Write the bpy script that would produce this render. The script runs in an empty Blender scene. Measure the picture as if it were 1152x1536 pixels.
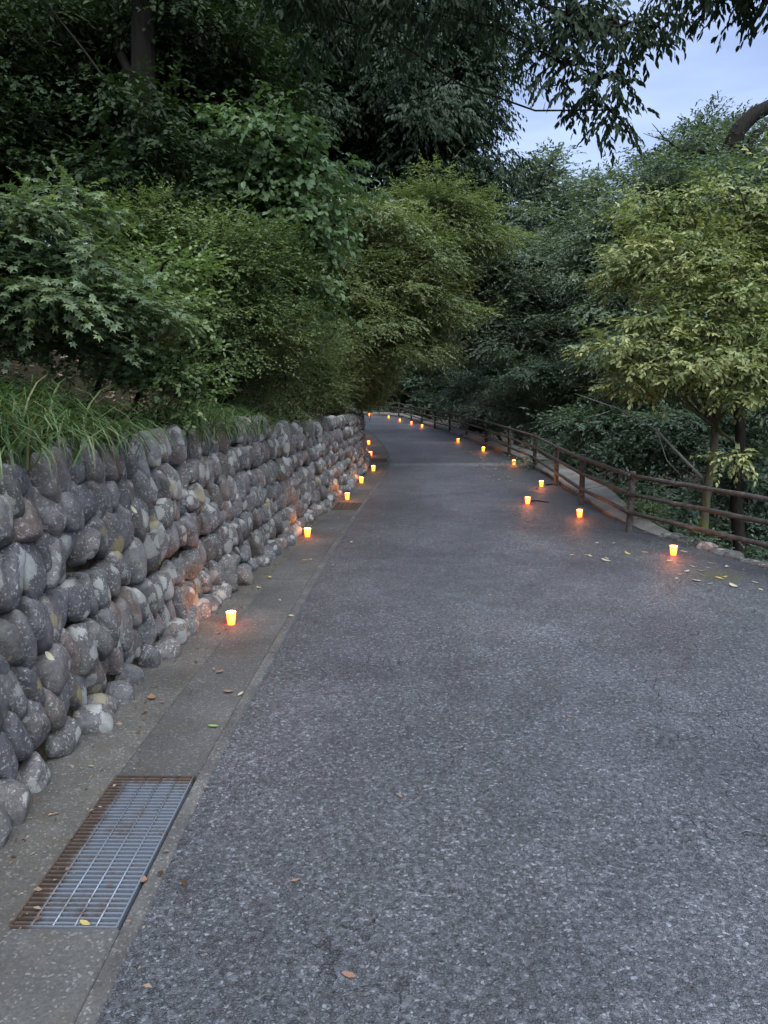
import bpy, bmesh, math, random
import numpy as np
from mathutils import Vector, Matrix, noise as mnoise

R = math.radians
scene = bpy.context.scene
COL = scene.collection

# ------------------------------------------------------------------ camera
CAM_H = 1.9
FOC = 1109.0                       # focal length in photograph pixels
PITCH = math.atan(195 / FOC)
cam_d = bpy.data.cameras.new('camera')
cam = bpy.data.objects.new('camera', cam_d)
COL.objects.link(cam)
cam.location = (0, 0, CAM_H)
cam.rotation_euler = (R(90) - PITCH, 0, 0)
cam_d.sensor_fit = 'VERTICAL'
cam_d.sensor_height = 36.0
cam_d.lens = 36.0 * FOC / 1536
cam_d.clip_start = 0.05
cam_d.clip_end = 6000
scene.camera = cam

# ------------------------------------------------------------------ sky and light
SUN_EL, SUN_AZ = 58.0, 160.0       # elevation, compass direction (clockwise from +Y)
world = bpy.data.worlds.new('World')
scene.world = world
world.use_nodes = True
wn, wl = world.node_tree.nodes, world.node_tree.links
wn.clear()
w_out = wn.new('ShaderNodeOutputWorld')
w_bg = wn.new('ShaderNodeBackground')
w_bg.inputs['Strength'].default_value = 0.1
w_sky = wn.new('ShaderNodeTexSky')
w_sky.sky_type = 'NISHITA'
w_sky.sun_disc = False
w_sky.sun_elevation = R(SUN_EL)
w_sky.sun_rotation = R(SUN_AZ)
w_sky.altitude = 200
w_tc = wn.new('ShaderNodeTexCoord')
w_map = wn.new('ShaderNodeMapping')
w_map.inputs['Scale'].default_value = (1.0, 1.0, 3.2)
w_map.inputs['Rotation'].default_value = (R(6), R(-9), 0)
w_noise = wn.new('ShaderNodeTexNoise')
w_noise.inputs['Scale'].default_value = 1.9
w_noise.inputs['Detail'].default_value = 5
w_noise.inputs['Roughness'].default_value = 0.5
w_noise.inputs['Distortion'].default_value = 0.35
w_ramp = wn.new('ShaderNodeValToRGB')
w_ramp.color_ramp.elements[0].position = 0.36
w_ramp.color_ramp.elements[0].color = (0.19, 0.25, 0.42, 1)
w_ramp.color_ramp.elements[1].position = 0.66
w_ramp.color_ramp.elements[1].color = (0.42, 0.51, 0.74, 1)
w_gain = wn.new('ShaderNodeMix')
w_gain.data_type = 'RGBA'
w_gain.blend_type = 'MULTIPLY'
w_gain.inputs['Factor'].default_value = 1.0
w_gain.inputs['B'].default_value = (4.0, 4.0, 4.0, 1)
w_mix = wn.new('ShaderNodeMix')
w_mix.data_type = 'RGBA'
w_mix.inputs['Factor'].default_value = 0.88
wl.new(w_tc.outputs['Generated'], w_map.inputs['Vector'])
wl.new(w_map.outputs['Vector'], w_noise.inputs['Vector'])
wl.new(w_noise.outputs['Fac'], w_ramp.inputs['Fac'])
wl.new(w_ramp.outputs['Color'], w_gain.inputs['A'])
wl.new(w_sky.outputs['Color'], w_mix.inputs['A'])
wl.new(w_gain.outputs['Result'], w_mix.inputs['B'])
wl.new(w_mix.outputs['Result'], w_bg.inputs['Color'])
wl.new(w_bg.outputs['Background'], w_out.inputs['Surface'])

sun_d = bpy.data.lights.new('sun', 'SUN')
sun_d.energy = 1.5
sun_d.angle = R(75)
sun_d.color = (1.0, 0.995, 0.97)
sun = bpy.data.objects.new('sun', sun_d)
COL.objects.link(sun)
sun.rotation_euler = (R(90 - SUN_EL), 0, R(180 - SUN_AZ))
sun.location = (0, 0, 40)

vs = scene.view_settings
vs.view_transform = 'Standard'
vs.look = 'None'
vs.gamma = 1.0
vs.exposure = 2.15
vs.use_curve_mapping = False

scene.render.engine = 'CYCLES'
scene.cycles.use_denoising = True
scene.cycles.use_adaptive_sampling = True
scene.cycles.adaptive_threshold = 0.03
scene.cycles.max_bounces = 4
scene.cycles.diffuse_bounces = 2
scene.cycles.transmission_bounces = 3
scene.cycles.sample_clamp_indirect = 4.0

# ------------------------------------------------------------------ helpers
def site(px, py, y):
    """A place in the world: the sight line through a photograph pixel, at y metres up the road."""
    xc, yc = (px - 576) / FOC, (768 - py) / FOC
    d = (xc, math.cos(PITCH) + yc * math.sin(PITCH), -math.sin(PITCH) + yc * math.cos(PITCH))
    t = y / d[1]
    return np.array((d[0] * t, y, CAM_H + d[2] * t))

def on_road(px, py, z=0.0):
    xc, yc = (px - 576) / FOC, (768 - py) / FOC
    d = (xc, math.cos(PITCH) + yc * math.sin(PITCH), -math.sin(PITCH) + yc * math.cos(PITCH))
    t = (z - CAM_H) / d[2]
    return (d[0] * t, d[1] * t)

def link(name, data, parent=None, loc=None):
    o = bpy.data.objects.new(name, data)
    COL.objects.link(o)
    if parent is not None:
        o.parent = parent
    if loc is not None:
        o.location = loc
    return o

def tag(o, label=None, cat=None, group=None, kind=None):
    if label: o['label'] = label
    if cat: o['category'] = cat
    if group: o['group'] = group
    if kind: o['kind'] = kind
    return o

def fast_mesh(name, verts, faces, mat=None, tint=None, smooth=False):
    """verts (N,3) array, faces (M,k) int array with one k for all."""
    verts = np.asarray(verts, dtype=np.float32)
    faces = np.asarray(faces, dtype=np.int32)
    m = bpy.data.meshes.new(name)
    k = faces.shape[1]
    m.vertices.add(len(verts))
    m.vertices.foreach_set('co', verts.ravel())
    m.loops.add(faces.size)
    m.loops.foreach_set('vertex_index', faces.ravel())
    m.polygons.add(len(faces))
    m.polygons.foreach_set('loop_start', np.arange(0, faces.size, k, dtype=np.int32))
    m.polygons.foreach_set('loop_total', np.full(len(faces), k, dtype=np.int32))
    if smooth:
        m.polygons.foreach_set('use_smooth', np.ones(len(faces), dtype=bool))
    if tint is not None:
        a = m.attributes.new('tint', 'FLOAT', 'POINT')
        a.data.foreach_set('value', np.asarray(tint, dtype=np.float32))
    m.update(calc_edges=True)
    if mat: m.materials.append(mat)
    return m

class Tubes:
    """Collects tapered tubes (quads) into one mesh."""
    def __init__(self): self.v, self.f, self.n = [], [], 0
    def add(self, pts, radii, sides=7, wob=0.0, seed=0, cap=True):
        pts = [np.array(p, dtype=float) for p in pts]
        rg = np.random.default_rng(seed)
        n = len(pts)
        rings = []
        ref = np.array((0.31, 0.87, 0.38))
        for i in range(n):
            d = pts[min(i + 1, n - 1)] - pts[max(i - 1, 0)]
            d /= (np.linalg.norm(d) + 1e-9)
            u = np.cross(d, ref); u /= (np.linalg.norm(u) + 1e-9)
            w = np.cross(d, u)
            a = np.arange(sides) * 2 * math.pi / sides
            rr = radii[i] * (1 + wob * rg.uniform(-1, 1, sides))
            rings.append(pts[i] + (np.cos(a) * rr)[:, None] * u + (np.sin(a) * rr)[:, None] * w)
        base = self.n
        self.v.append(np.concatenate(rings)); self.n += n * sides
        for i in range(n - 1):
            for j in range(sides):
                a0 = base + i * sides + j; a1 = base + i * sides + (j + 1) % sides
                self.f.append((a0, a1, a1 + sides, a0 + sides))
        if cap:
            for end, ring in ((0, 0), (1, n - 1)):
                c = self.n
                self.v.append(pts[ring][None]); self.n += 1
                for j in range(0, sides):
                    a0 = base + ring * sides + j; a1 = base + ring * sides + (j + 1) % sides
                    self.f.append((a0, a1, c, c) if end else (a1, a0, c, c))
    def mesh(self, name, mat, smooth=True):
        m = bpy.data.meshes.new(name)
        v = np.concatenate(self.v)
        fs = [tuple(f[:3]) if f[2] == f[3] else f for f in self.f]
        m.from_pydata(v.tolist(), [], fs)
        if smooth:
            m.polygons.foreach_set('use_smooth', np.ones(len(m.polygons), dtype=bool))
        m.materials.append(mat)
        return m

def box_bm(bm, x0, x1, y0, y1, z0, z1, bevel=0.0):
    r = bmesh.ops.create_cube(bm, size=1.0)
    vs_ = r['verts']
    bmesh.ops.scale(bm, vec=(x1 - x0, y1 - y0, z1 - z0), verts=vs_)
    bmesh.ops.translate(bm, vec=((x0 + x1) / 2, (y0 + y1) / 2, (z0 + z1) / 2), verts=vs_)
    if bevel:
        es = list({e for v in vs_ for e in v.link_edges})
        bmesh.ops.bevel(bm, geom=es, offset=bevel, segments=2, affect='EDGES', profile=0.6)

def bm_mesh(name, bm, mat, smooth=False):
    m = bpy.data.meshes.new(name)
    bm.to_mesh(m); bm.free()
    if smooth:
        m.polygons.foreach_set('use_smooth', np.ones(len(m.polygons), dtype=bool))
    m.materials.append(mat)
    return m

# ------------------------------------------------------------------ materials
class NT:
    """Small shorthand around a material's node tree."""
    def __init__(self, name, rough=0.8, spec=0.3):
        self.m = bpy.data.materials.new(name)
        self.m.use_nodes = True
        self.t = self.m.node_tree
        self.b = self.t.nodes['Principled BSDF']
        self.b.inputs['Roughness'].default_value = rough
        self.b.inputs['Specular IOR Level'].default_value = spec
        self.out = self.t.nodes['Material Output']
    def n(self, typ, **kw):
        nd = self.t.nodes.new(typ)
        for k, v in kw.items():
            if k in nd.inputs: nd.inputs[k].default_value = v
            else: setattr(nd, k, v)
        return nd
    def l(self, a, b): self.t.links.new(a, b)
    def geo(self): return self.n('ShaderNodeNewGeometry').outputs['Position']
    def noise(self, vec, scale, detail=4, rough=0.55, dist=0.0):
        nd = self.n('ShaderNodeTexNoise', Scale=scale, Detail=detail, Roughness=rough, Distortion=dist)
        self.l(vec, nd.inputs['Vector']); return nd.outputs['Fac']
    def vor(self, vec, scale, feature='F1', rnd=1.0):
        nd = self.n('ShaderNodeTexVoronoi', feature=feature, Scale=scale, Randomness=rnd)
        self.l(vec, nd.inputs['Vector']); return nd
    def ramp(self, fac, stops):
        nd = self.n('ShaderNodeValToRGB')
        e = nd.color_ramp.elements
        while len(e) < len(stops): e.new(0.5)
        for el, (p, c) in zip(e, stops):
            el.position = p
            el.color = (c, c, c, 1) if isinstance(c, (int, float)) else (*c, 1)
        self.l(fac, nd.inputs['Fac']); return nd.outputs['Color']
    def mix(self, fac, a, b, mode='MIX'):
        nd = self.n('ShaderNodeMix', data_type='RGBA', blend_type=mode)
        for sock, v in (('Factor', fac), ('A', a), ('B', b)):
            if isinstance(v, (int, float)):
                nd.inputs[sock].default_value = v if sock == 'Factor' else (v, v, v, 1)
            elif isinstance(v, tuple): nd.inputs[sock].default_value = (*v, 1)
            else: self.l(v, nd.inputs[sock])
        return nd.outputs['Result']
    def math(self, op, a, b=0.0, clamp=False):
        nd = self.n('ShaderNodeMath', operation=op, use_clamp=clamp)
        for i, v in enumerate((a, b)):
            if isinstance(v, (int, float)): nd.inputs[i].default_value = v
            else: self.l(v, nd.inputs[i])
        return nd.outputs[0]
    def sep(self, vec):
        nd = self.n('ShaderNodeSeparateXYZ'); self.l(vec, nd.inputs[0]); return nd.outputs
    def scaled(self, vec, s):
        nd = self.n('ShaderNodeMapping'); nd.inputs['Scale'].default_value = s
        self.l(vec, nd.inputs['Vector']); return nd.outputs['Vector']
    def bump(self, h, strength, dist, prev=None):
        nd = self.n('ShaderNodeBump', Strength=strength, Distance=dist)
        self.l(h, nd.inputs['Height'])
        if prev is not None: self.l(prev, nd.inputs['Normal'])
        return nd.outputs['Normal']
    def color(self, c):
        if isinstance(c, tuple): self.b.inputs['Base Color'].default_value = (*c, 1)
        else: self.l(c, self.b.inputs['Base Color'])
        return self
    def normal(self, n): self.l(n, self.b.inputs['Normal']); return self

def mat_asphalt():
    k = NT('asphalt', 0.6, 0.4)
    p = k.geo()
    s = k.sep(p)
    big = k.noise(p, 0.5, 4, 0.6, 0.6)
    mid = k.noise(p, 3.2, 5, 0.65)
    base = k.ramp(big, [(0.3, (0.050, 0.056, 0.066)), (0.5, (0.070, 0.077, 0.089)), (0.7, (0.100, 0.108, 0.121))])
    base = k.mix(0.6, base, k.ramp(mid, [(0.25, 0.6), (0.5, 1.0), (0.75, 1.45)]), 'MULTIPLY')
    # polished wheel track down the middle of the lane, darker fringe by the gutter
    tr = k.math('ABSOLUTE', k.math('SUBTRACT', k.math('ADD', s[0], k.math('MULTIPLY', k.math('SUBTRACT', k.noise(p, 0.9, 3), 0.5), 1.6)), 1.35))
    base = k.mix(k.ramp(tr, [(0.2, 0.5), (1.3, 0.0)]), base, k.mix(1.0, base, 1.5, 'MULTIPLY'))
    # aggregate: each chip its own grey, bitumen dark between the chips
    wn_ = k.n('ShaderNodeTexNoise', Scale=70.0, Detail=3.0); k.l(p, wn_.inputs['Vector'])
    pw = k.mix(0.022, p, wn_.outputs['Color'], 'ADD')
    v = k.vor(pw, 82.0)
    hue = k.sep(v.outputs['Color'])
    base = k.mix(0.9, base, k.ramp(hue[0], [(0.0, 0.55), (0.45, 0.85), (0.8, 1.2), (0.93, 1.5), (0.985, 2.4)]), 'MULTIPLY')
    ve = k.vor(pw, 82.0, 'DISTANCE_TO_EDGE').outputs['Distance']
    gap = k.ramp(k.noise(p, 34, 4, 0.7), [(0.40, 0.15), (0.60, 1.0)])
    base = k.mix(gap, base, k.mix(1.0, base, k.ramp(ve, [(0.0, 0.35), (0.20, 1.0), (0.5, 1.1)]), 'MULTIPLY'))
    v2 = k.vor(pw, 58.0)
    h2 = k.sep(v2.outputs['Color'])
    pale = k.math('MULTIPLY', k.ramp(h2[1], [(0.93, 0.0), (0.945, 1.0)]), k.ramp(v2.outputs['Distance'], [(0.26, 1.0), (0.36, 0.0)]))
    base = k.mix(k.math('MULTIPLY', pale, 0.65), base, (0.20, 0.215, 0.24))
    # pits where chips have been lost
    pit = k.math('MULTIPLY', k.ramp(h2[2], [(0.86, 0.0), (0.88, 1.0)]), k.ramp(v2.outputs['Distance'], [(0.30, 1.0), (0.45, 0.0)]))
    base = k.mix(k.math('MULTIPLY', pit, 0.7), base, (0.018, 0.019, 0.021))
    # fine open cracks
    nc = k.n('ShaderNodeTexNoise', Scale=4.0, Detail=5.0); k.l(p, nc.inputs['Vector'])
    warp = k.mix(0.35, p, nc.outputs['Color'], 'ADD')
    ce = k.vor(warp, 3.1, 'DISTANCE_TO_EDGE').outputs['Distance']
    crack = k.math('MULTIPLY', k.ramp(ce, [(0.0, 1.0), (0.022, 0.0)]), k.ramp(k.noise(p, 0.8, 3), [(0.50, 0.0), (0.60, 1.0)]))
    crack = k.math('MULTIPLY', crack, k.ramp(k.noise(p, 14, 3), [(0.4, 0.0), (0.55, 1.0)]))
    base = k.mix(k.math('MULTIPLY', crack, 0.8), base, (0.015, 0.015, 0.016))
    # pale worn seam across the carriageway
    yy = k.math('ADD', k.math('SUBTRACT', s[1], 17.25), k.math('MULTIPLY', k.math('SUBTRACT', k.noise(p, 1.3, 4), 0.5), 1.1))
    seam = k.ramp(k.math('ABSOLUTE', yy), [(0.05, 1.0), (0.5, 0.0)])
    seam = k.math('MULTIPLY', seam, k.ramp(k.noise(p, 9, 4), [(0.38, 0.15), (0.62, 1.0)]))
    base = k.mix(k.math('MULTIPLY', seam, 0.65), base, (0.26, 0.265, 0.27))
    # silt in the fringe beside the gutter edging
    # moss stain by the verge
    vd = k.n('ShaderNodeVectorMath', operation='DISTANCE'); k.l(p, vd.inputs[0]); vd.inputs[1].default_value = (3.35, 7.15, 0)
    md = k.math('ADD', vd.outputs['Value'], k.math('MULTIPLY', k.math('SUBTRACT', k.noise(p, 11, 5), 0.5), 0.9))
    base = k.mix(k.math('MULTIPLY', k.ramp(md, [(0.08, 1.0), (0.30, 0.0)]), 0.6), base, (0.075, 0.08, 0.03))
    k.color(base)
    hgt = k.math('ADD', k.math('MULTIPLY', k.ramp(ve, [(0.0, 0.0), (0.25, 1.0)]), gap), k.math('ADD', k.math('MULTIPLY', hue[1], 0.9), k.math('MULTIPLY', k.noise(p, 60, 4), 0.8)))
    hgt = k.math('SUBTRACT', hgt, k.math('MULTIPLY', pit, 1.5))
    nrm = k.bump(hgt, 0.8, 0.006)
    nrm = k.bump(k.math('MULTIPLY', crack, -1.0), 0.8, 0.012, nrm)
    nrm = k.bump(k.noise(p, 7, 4), 0.35, 0.03, nrm)
    k.normal(nrm)
    return k.m

def mat_concrete(name, a, b, c, sc=1.0, stain=(0.07, 0.062, 0.05)):
    k = NT(name, 0.85, 0.2)
    p = k.geo()
    big = k.noise(p, 1.4 * sc, 5, 0.6)
    base = k.ramp(big, [(0.3, a), (0.5, b), (0.72, c)])
    v = k.vor(p, 120.0)
    hue = k.sep(v.outputs['Color'])
    base = k.mix(0.7, base, k.ramp(hue[0], [(0.0, 0.7), (0.5, 0.95), (0.9, 1.2), (0.97, 2.3)]), 'MULTIPLY')
    st = k.ramp(k.noise(p, 4.5 * sc, 6, 0.7), [(0.5, 0.0), (0.72, 1.0)])
    base = k.mix(k.math('MULTIPLY', st, 0.55), base, stain)
    k.color(base)
    k.normal(k.bump(k.math('ADD', k.noise(p, 60, 4), k.math('MULTIPLY', v.outputs['Distance'], -0.6)), 0.5, 0.004))
    return k.m

def mat_stone():
    k = NT('river_stone', 0.75, 0.3)
    p = k.geo()
    rnd = k.n('ShaderNodeObjectInfo').outputs['Random']
    at = k.n('ShaderNodeAttribute', attribute_name='tint').outputs['Fac']
    r = k.math('FRACT', k.math('ADD', rnd, at))
    base = k.ramp(r, [(0.0, (0.068, 0.071, 0.080)), (0.18, (0.110, 0.112, 0.122)), (0.36, (0.085, 0.085, 0.083)),
                      (0.52, (0.140, 0.144, 0.154)), (0.66, (0.118, 0.110, 0.114)), (0.8, (0.095, 0.103, 0.108)),
                      (0.92, (0.135, 0.108, 0.099)), (1.0, (0.074, 0.076, 0.074))])
    mott = k.noise(p, 17, 6, 0.7, 0.3)
    base = k.mix(0.8, base, k.ramp(mott, [(0.28, 0.35), (0.5, 0.9), (0.75, 1.5)]), 'MULTIPLY')
    fine = k.noise(p, 110, 4, 0.7)
    base = k.mix(0.5, base, k.ramp(fine, [(0.3, 0.6), (0.7, 1.4)]), 'MULTIPLY')
    # lichen crusts: rounded pale patches and scattered flecks
    wp = k.mix(0.05, p, k.n('ShaderNodeTexNoise', Scale=22.0, Detail=4.0).outputs['Color'], 'ADD')
    lv = k.vor(wp, 9.0)
    lh = k.sep(lv.outputs['Color'])
    rad = k.math('MULTIPLY', k.ramp(lh[0], [(0.2, 0.0), (1.0, 0.8)]), k.ramp(k.noise(p, 2.2, 3), [(0.38, 0.25), (0.6, 1.2)]))
    lich = k.math('GREATER_THAN', rad, lv.outputs['Distance'])
    fl = k.math('MULTIPLY', k.ramp(k.noise(p, 55, 5, 0.65), [(0.56, 0.0), (0.62, 1.0)]), k.ramp(k.noise(p, 6.5, 4, 0.6, 0.5), [(0.38, 0.0), (0.50, 1.0)]))
    amt = k.math('MAXIMUM', k.math('MULTIPLY', lich, 0.8), k.math('MULTIPLY', fl, 0.9))
    lc = k.ramp(lh[1], [(0.0, (0.2380, 0.2520, 0.2380)), (0.6, (0.3080, 0.3220, 0.3150)), (0.92, (0.2800, 0.2870, 0.2520)), (1.0, (0.2100, 0.1680, 0.0700))])
    lc = k.mix(0.5, lc, k.ramp(fine, [(0.3, 0.65), (0.7, 1.25)]), 'MULTIPLY')
    base = k.mix(amt, base, lc)
    # thin green-black algae
    al = k.ramp(k.noise(p, 3.4, 5, 0.6), [(0.52, 0.0), (0.7, 0.55)])
    base = k.mix(al, base, (0.0385, 0.0406, 0.0294))
    k.color(base)
    n1 = k.bump(k.noise(p, 30, 6, 0.65), 0.45, 0.02)
    k.normal(k.bump(k.math('ADD', fine, k.math('MULTIPLY', amt, 0.8)), 0.35, 0.006, n1))
    return k.m

def mat_soil(name, cols, scale=2.0, rough=0.95, bump=0.05):
    k = NT(name, rough, 0.1)
    p = k.geo()
    a = k.noise(p, scale, 6, 0.65)
    base = k.ramp(a, [(0.25 + 0.5 * i / (len(cols) - 1), c) for i, c in enumerate(cols)])
    base = k.mix(0.7, base, k.ramp(k.noise(p, scale * 14, 4, 0.7), [(0.3, 0.45), (0.7, 1.6)]), 'MULTIPLY')
    k.color(base)
    k.normal(k.bump(k.noise(p, scale * 9, 6, 0.7), 0.8, bump))
    return k.m

def mat_leaf(name, cols, trans=0.3, rough=0.42, spec=0.4, tcol=None):
    """cols run along the per-leaf tint, so every leaf has a colour of its own."""
    k = NT(name, rough, spec)
    t = k.n('ShaderNodeAttribute', attribute_name='tint').outputs['Fac']
    c = k.ramp(t, [(i / (len(cols) - 1), q) for i, q in enumerate(cols)])
    k.color(c)
    tr = k.n('ShaderNodeBsdfTranslucent')
    k.l(k.mix(1.0, c, tcol or (1.25, 1.35, 0.6), 'MULTIPLY'), tr.inputs['Color'])
    ms = k.n('ShaderNodeMixShader'); ms.inputs[0].default_value = trans
    k.l(k.b.outputs[0], ms.inputs[1]); k.l(tr.outputs[0], ms.inputs[2])
    k.l(ms.outputs[0], k.out.inputs['Surface'])
    return k.m

def mat_bark(name, a, b, moss=None, stretch=(14, 14, 3)):
    k = NT(name, 0.9, 0.15)
    p = k.geo()
    n = k.noise(k.scaled(p, stretch), 1.6, 6, 0.65, 0.4)
    base = k.ramp(n, [(0.3, a), (0.7, b)])
    if moss:
        base = k.mix(k.ramp(k.noise(p, 5, 5, 0.6), [(0.42, 0.0), (0.6, 0.85)]), base, moss)
    k.color(base)
    k.normal(k.bump(n, 0.8, 0.03))
    return k.m

def mat_fence():
    k = NT('log_look_concrete', 0.72, 0.3)
    p = k.geo()
    n = k.noise(k.scaled(p, (18, 18, 18)), 1.0, 6, 0.7, 0.6)
    base = k.ramp(n, [(0.25, (0.024, 0.021, 0.019)), (0.5, (0.050, 0.045, 0.041)), (0.75, (0.10, 0.093, 0.086))])
    worn = k.ramp(k.noise(p, 7, 5, 0.7), [(0.55, 0.0), (0.68, 1.0)])
    base = k.mix(k.math('MULTIPLY', worn, 0.5), base, (0.19, 0.18, 0.17))
    k.color(base)
    k.normal(k.bump(k.noise(k.scaled(p, (30, 30, 30)), 1.0, 5), 0.6, 0.012))
    return k.m

def mat_steel():
    k = NT('galvanised_steel', 0.42, 0.5)
    g = k.n('ShaderNodeTexCoord').outputs['Object']
    p = k.geo()
    s = k.sep(p)
    nz = k.noise(p, 13, 6, 0.7)
    # rust creeps in from the wall side and from both ends of the grate
    side = k.ramp(k.math('ADD', s[0], k.math('MULTIPLY', k.math('SUBTRACT', nz, 0.5), 0.14)), [(0.0, 0.0), (1.0, 0.0)])
    wx = k.math('ADD', s[0], 1.20)
    near = k.math('MULTIPLY', k.math('ADD', wx, k.math('MULTIPLY', k.math('SUBTRACT', nz, 0.5), 0.12)), -16.0, True)
    e1 = k.math('MULTIPLY', k.math('SUBTRACT', k.math('ADD', s[1], k.math('MULTIPLY', k.math('SUBTRACT', nz, 0.5), 0.2)), 3.24), 16.0, True)
    spot = k.ramp(k.noise(p, 6, 6, 0.75), [(0.5, 0.0), (0.66, 0.85)])
    rust = k.math('MAXIMUM', k.math('MAXIMUM', near, e1), spot)
    k.color(k.mix(rust, (0.17, 0.20, 0.245), k.ramp(nz, [(0.3, (0.036, 0.027, 0.022)), (0.7, (0.072, 0.049, 0.037))])))
    k.l(k.math('SUBTRACT', 0.4, k.math('MULTIPLY', rust, 0.4)), k.b.inputs['Metallic'])
    k.l(k.math('ADD', 0.42, k.math('MULTIPLY', rust, 0.45)), k.b.inputs['Roughness'])
    k.normal(k.bump(k.noise(p, 160, 3), 0.2, 0.002))
    return k.m

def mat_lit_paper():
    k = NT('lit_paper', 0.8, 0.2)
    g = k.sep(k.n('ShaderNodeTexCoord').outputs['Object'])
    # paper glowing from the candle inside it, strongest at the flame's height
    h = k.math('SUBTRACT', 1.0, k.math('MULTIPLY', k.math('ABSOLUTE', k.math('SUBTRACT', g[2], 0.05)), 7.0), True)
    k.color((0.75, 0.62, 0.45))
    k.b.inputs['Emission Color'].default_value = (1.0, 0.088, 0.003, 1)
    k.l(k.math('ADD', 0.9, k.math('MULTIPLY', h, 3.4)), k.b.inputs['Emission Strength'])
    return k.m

M = {}
M['asphalt'] = mat_asphalt()
M['gutter'] = mat_concrete('gutter_concrete', (0.046, 0.047, 0.048), (0.066, 0.067, 0.068), (0.092, 0.093, 0.093))
M['apron'] = mat_concrete('apron_concrete', (0.052, 0.051, 0.048), (0.076, 0.075, 0.070), (0.108, 0.106, 0.099), 1.3)
M['edge'] = mat_concrete('edging_concrete', (0.048, 0.049, 0.050), (0.070, 0.071, 0.071), (0.105, 0.106, 0.104), 3.0)
M['kerb'] = mat_concrete('kerb_concrete', (0.09, 0.09, 0.085), (0.135, 0.134, 0.127), (0.19, 0.187, 0.177), 1.6, (0.09, 0.09, 0.075))
M['stone'] = mat_stone()
M['mortar'] = mat_soil('wall_core', [(0.018, 0.017, 0.013), (0.035, 0.034, 0.026), (0.05, 0.05, 0.034)], 6)
M['soil'] = mat_soil('forest_soil', [(0.014, 0.011, 0.008), (0.030, 0.024, 0.016), (0.026, 0.030, 0.015)], 1.6)
M['fence'] = mat_fence()
M['steel'] = mat_steel()
M['pit'] = mat_soil('drain_silt', [(0.03, 0.03, 0.03), (0.06, 0.06, 0.06)], 6)
M['paper'] = mat_lit_paper()
kw = NT('candle_wax', 0.5); kw.color((0.8, 0.7, 0.5)); kw.b.inputs['Emission Color'].default_value = (1, 0.3, 0.04, 1); kw.b.inputs['Emission Strength'].default_value = 4.0
M['wax'] = kw.m
kf = NT('candle_flame', 0.5); kf.color((0.1, 0.1, 0.1)); kf.b.inputs['Emission Color'].default_value = (1, 0.45, 0.1, 1); kf.b.inputs['Emission Strength'].default_value = 60.0
M['flame'] = kf.m
M['bark_dark'] = mat_bark('dark_bark', (0.008, 0.007, 0.006), (0.026, 0.023, 0.020))
M['bark_grey'] = mat_bark('grey_bark', (0.14, 0.135, 0.125), (0.27, 0.26, 0.24))
M['bark_moss'] = mat_bark('mossy_bark', (0.045, 0.038, 0.03), (0.10, 0.088, 0.07), (0.09, 0.10, 0.03))
M['maple'] = mat_leaf('maple_leaf', [(0.055, 0.09, 0.045), (0.085, 0.13, 0.066), (0.12, 0.17, 0.095), (0.15, 0.19, 0.07)], 0.32, 0.42)
M['shrub'] = mat_leaf('shrub_leaf', [(0.078, 0.122, 0.048), (0.115, 0.175, 0.07), (0.16, 0.225, 0.095)], 0.32)
M['fine'] = mat_leaf('fine_leaf', [(0.058, 0.09, 0.036), (0.092, 0.132, 0.052), (0.125, 0.17, 0.07)], 0.34, 0.5)
M['vine'] = mat_leaf('broad_vine_leaf', [(0.065, 0.118, 0.052), (0.10, 0.165, 0.075), (0.14, 0.215, 0.105)], 0.34)
M['feather'] = mat_leaf('feathery_leaf', [(0.070, 0.10, 0.042), (0.10, 0.135, 0.058), (0.135, 0.17, 0.078), (0.16, 0.20, 0.095)], 0.36, 0.5)
M['oak'] = mat_leaf('evergreen_oak_leaf', [(0.017, 0.032, 0.018), (0.027, 0.046, 0.026), (0.042, 0.064, 0.04)], 0.2, 0.6, 0.15)
M['dark'] = mat_leaf('dark_canopy_leaf', [(0.016, 0.030, 0.014), (0.026, 0.045, 0.020), (0.038, 0.062, 0.028)], 0.22, 0.6, 0.15)
M['cherry'] = mat_leaf('yellowing_leaf', [(0.105, 0.145, 0.055), (0.17, 0.21, 0.08), (0.245, 0.275, 0.11), (0.36, 0.37, 0.16)], 0.3, 0.45, 0.4, (1.15, 1.3, 0.75))
M['mid'] = mat_leaf('valley_leaf', [(0.062, 0.094, 0.064), (0.092, 0.132, 0.088), (0.125, 0.168, 0.115)], 0.28, 0.5)
M['under'] = mat_leaf('undergrowth_leaf', [(0.045, 0.075, 0.050), (0.068, 0.108, 0.073), (0.10, 0.148, 0.10)], 0.28, 0.5)
M['far'] = mat_leaf('hazed_leaf', [(0.085, 0.12, 0.095), (0.115, 0.155, 0.12), (0.145, 0.19, 0.145)], 0.28, 0.5)  # distance haze put into the leaf colour: paler and bluer
M['grass'] = mat_leaf('grass_blade', [(0.035, 0.07, 0.025), (0.06, 0.11, 0.04), (0.085, 0.14, 0.055), (0.15, 0.14, 0.07)], 0.25, 0.45)
M['litter'] = mat_leaf('dry_litter', [(0.05, 0.03, 0.018), (0.10, 0.06, 0.038), (0.17, 0.12, 0.085), (0.26, 0.22, 0.17)], 0.1, 0.8, 0.1)
M['fallen_pale'] = mat_leaf('fallen_leaf_pale', [(0.34, 0.32, 0.24), (0.34, 0.32, 0.24)], 0.1, 0.6, 0.2)
M['fallen_yellow'] = mat_leaf('fallen_leaf_yellow', [(0.34, 0.28, 0.11), (0.34, 0.28, 0.11)], 0.15, 0.6, 0.2)
M['fallen_brown'] = mat_leaf('fallen_leaf_brown', [(0.20, 0.12, 0.085), (0.20, 0.12, 0.085)], 0.1, 0.7, 0.2)
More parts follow.
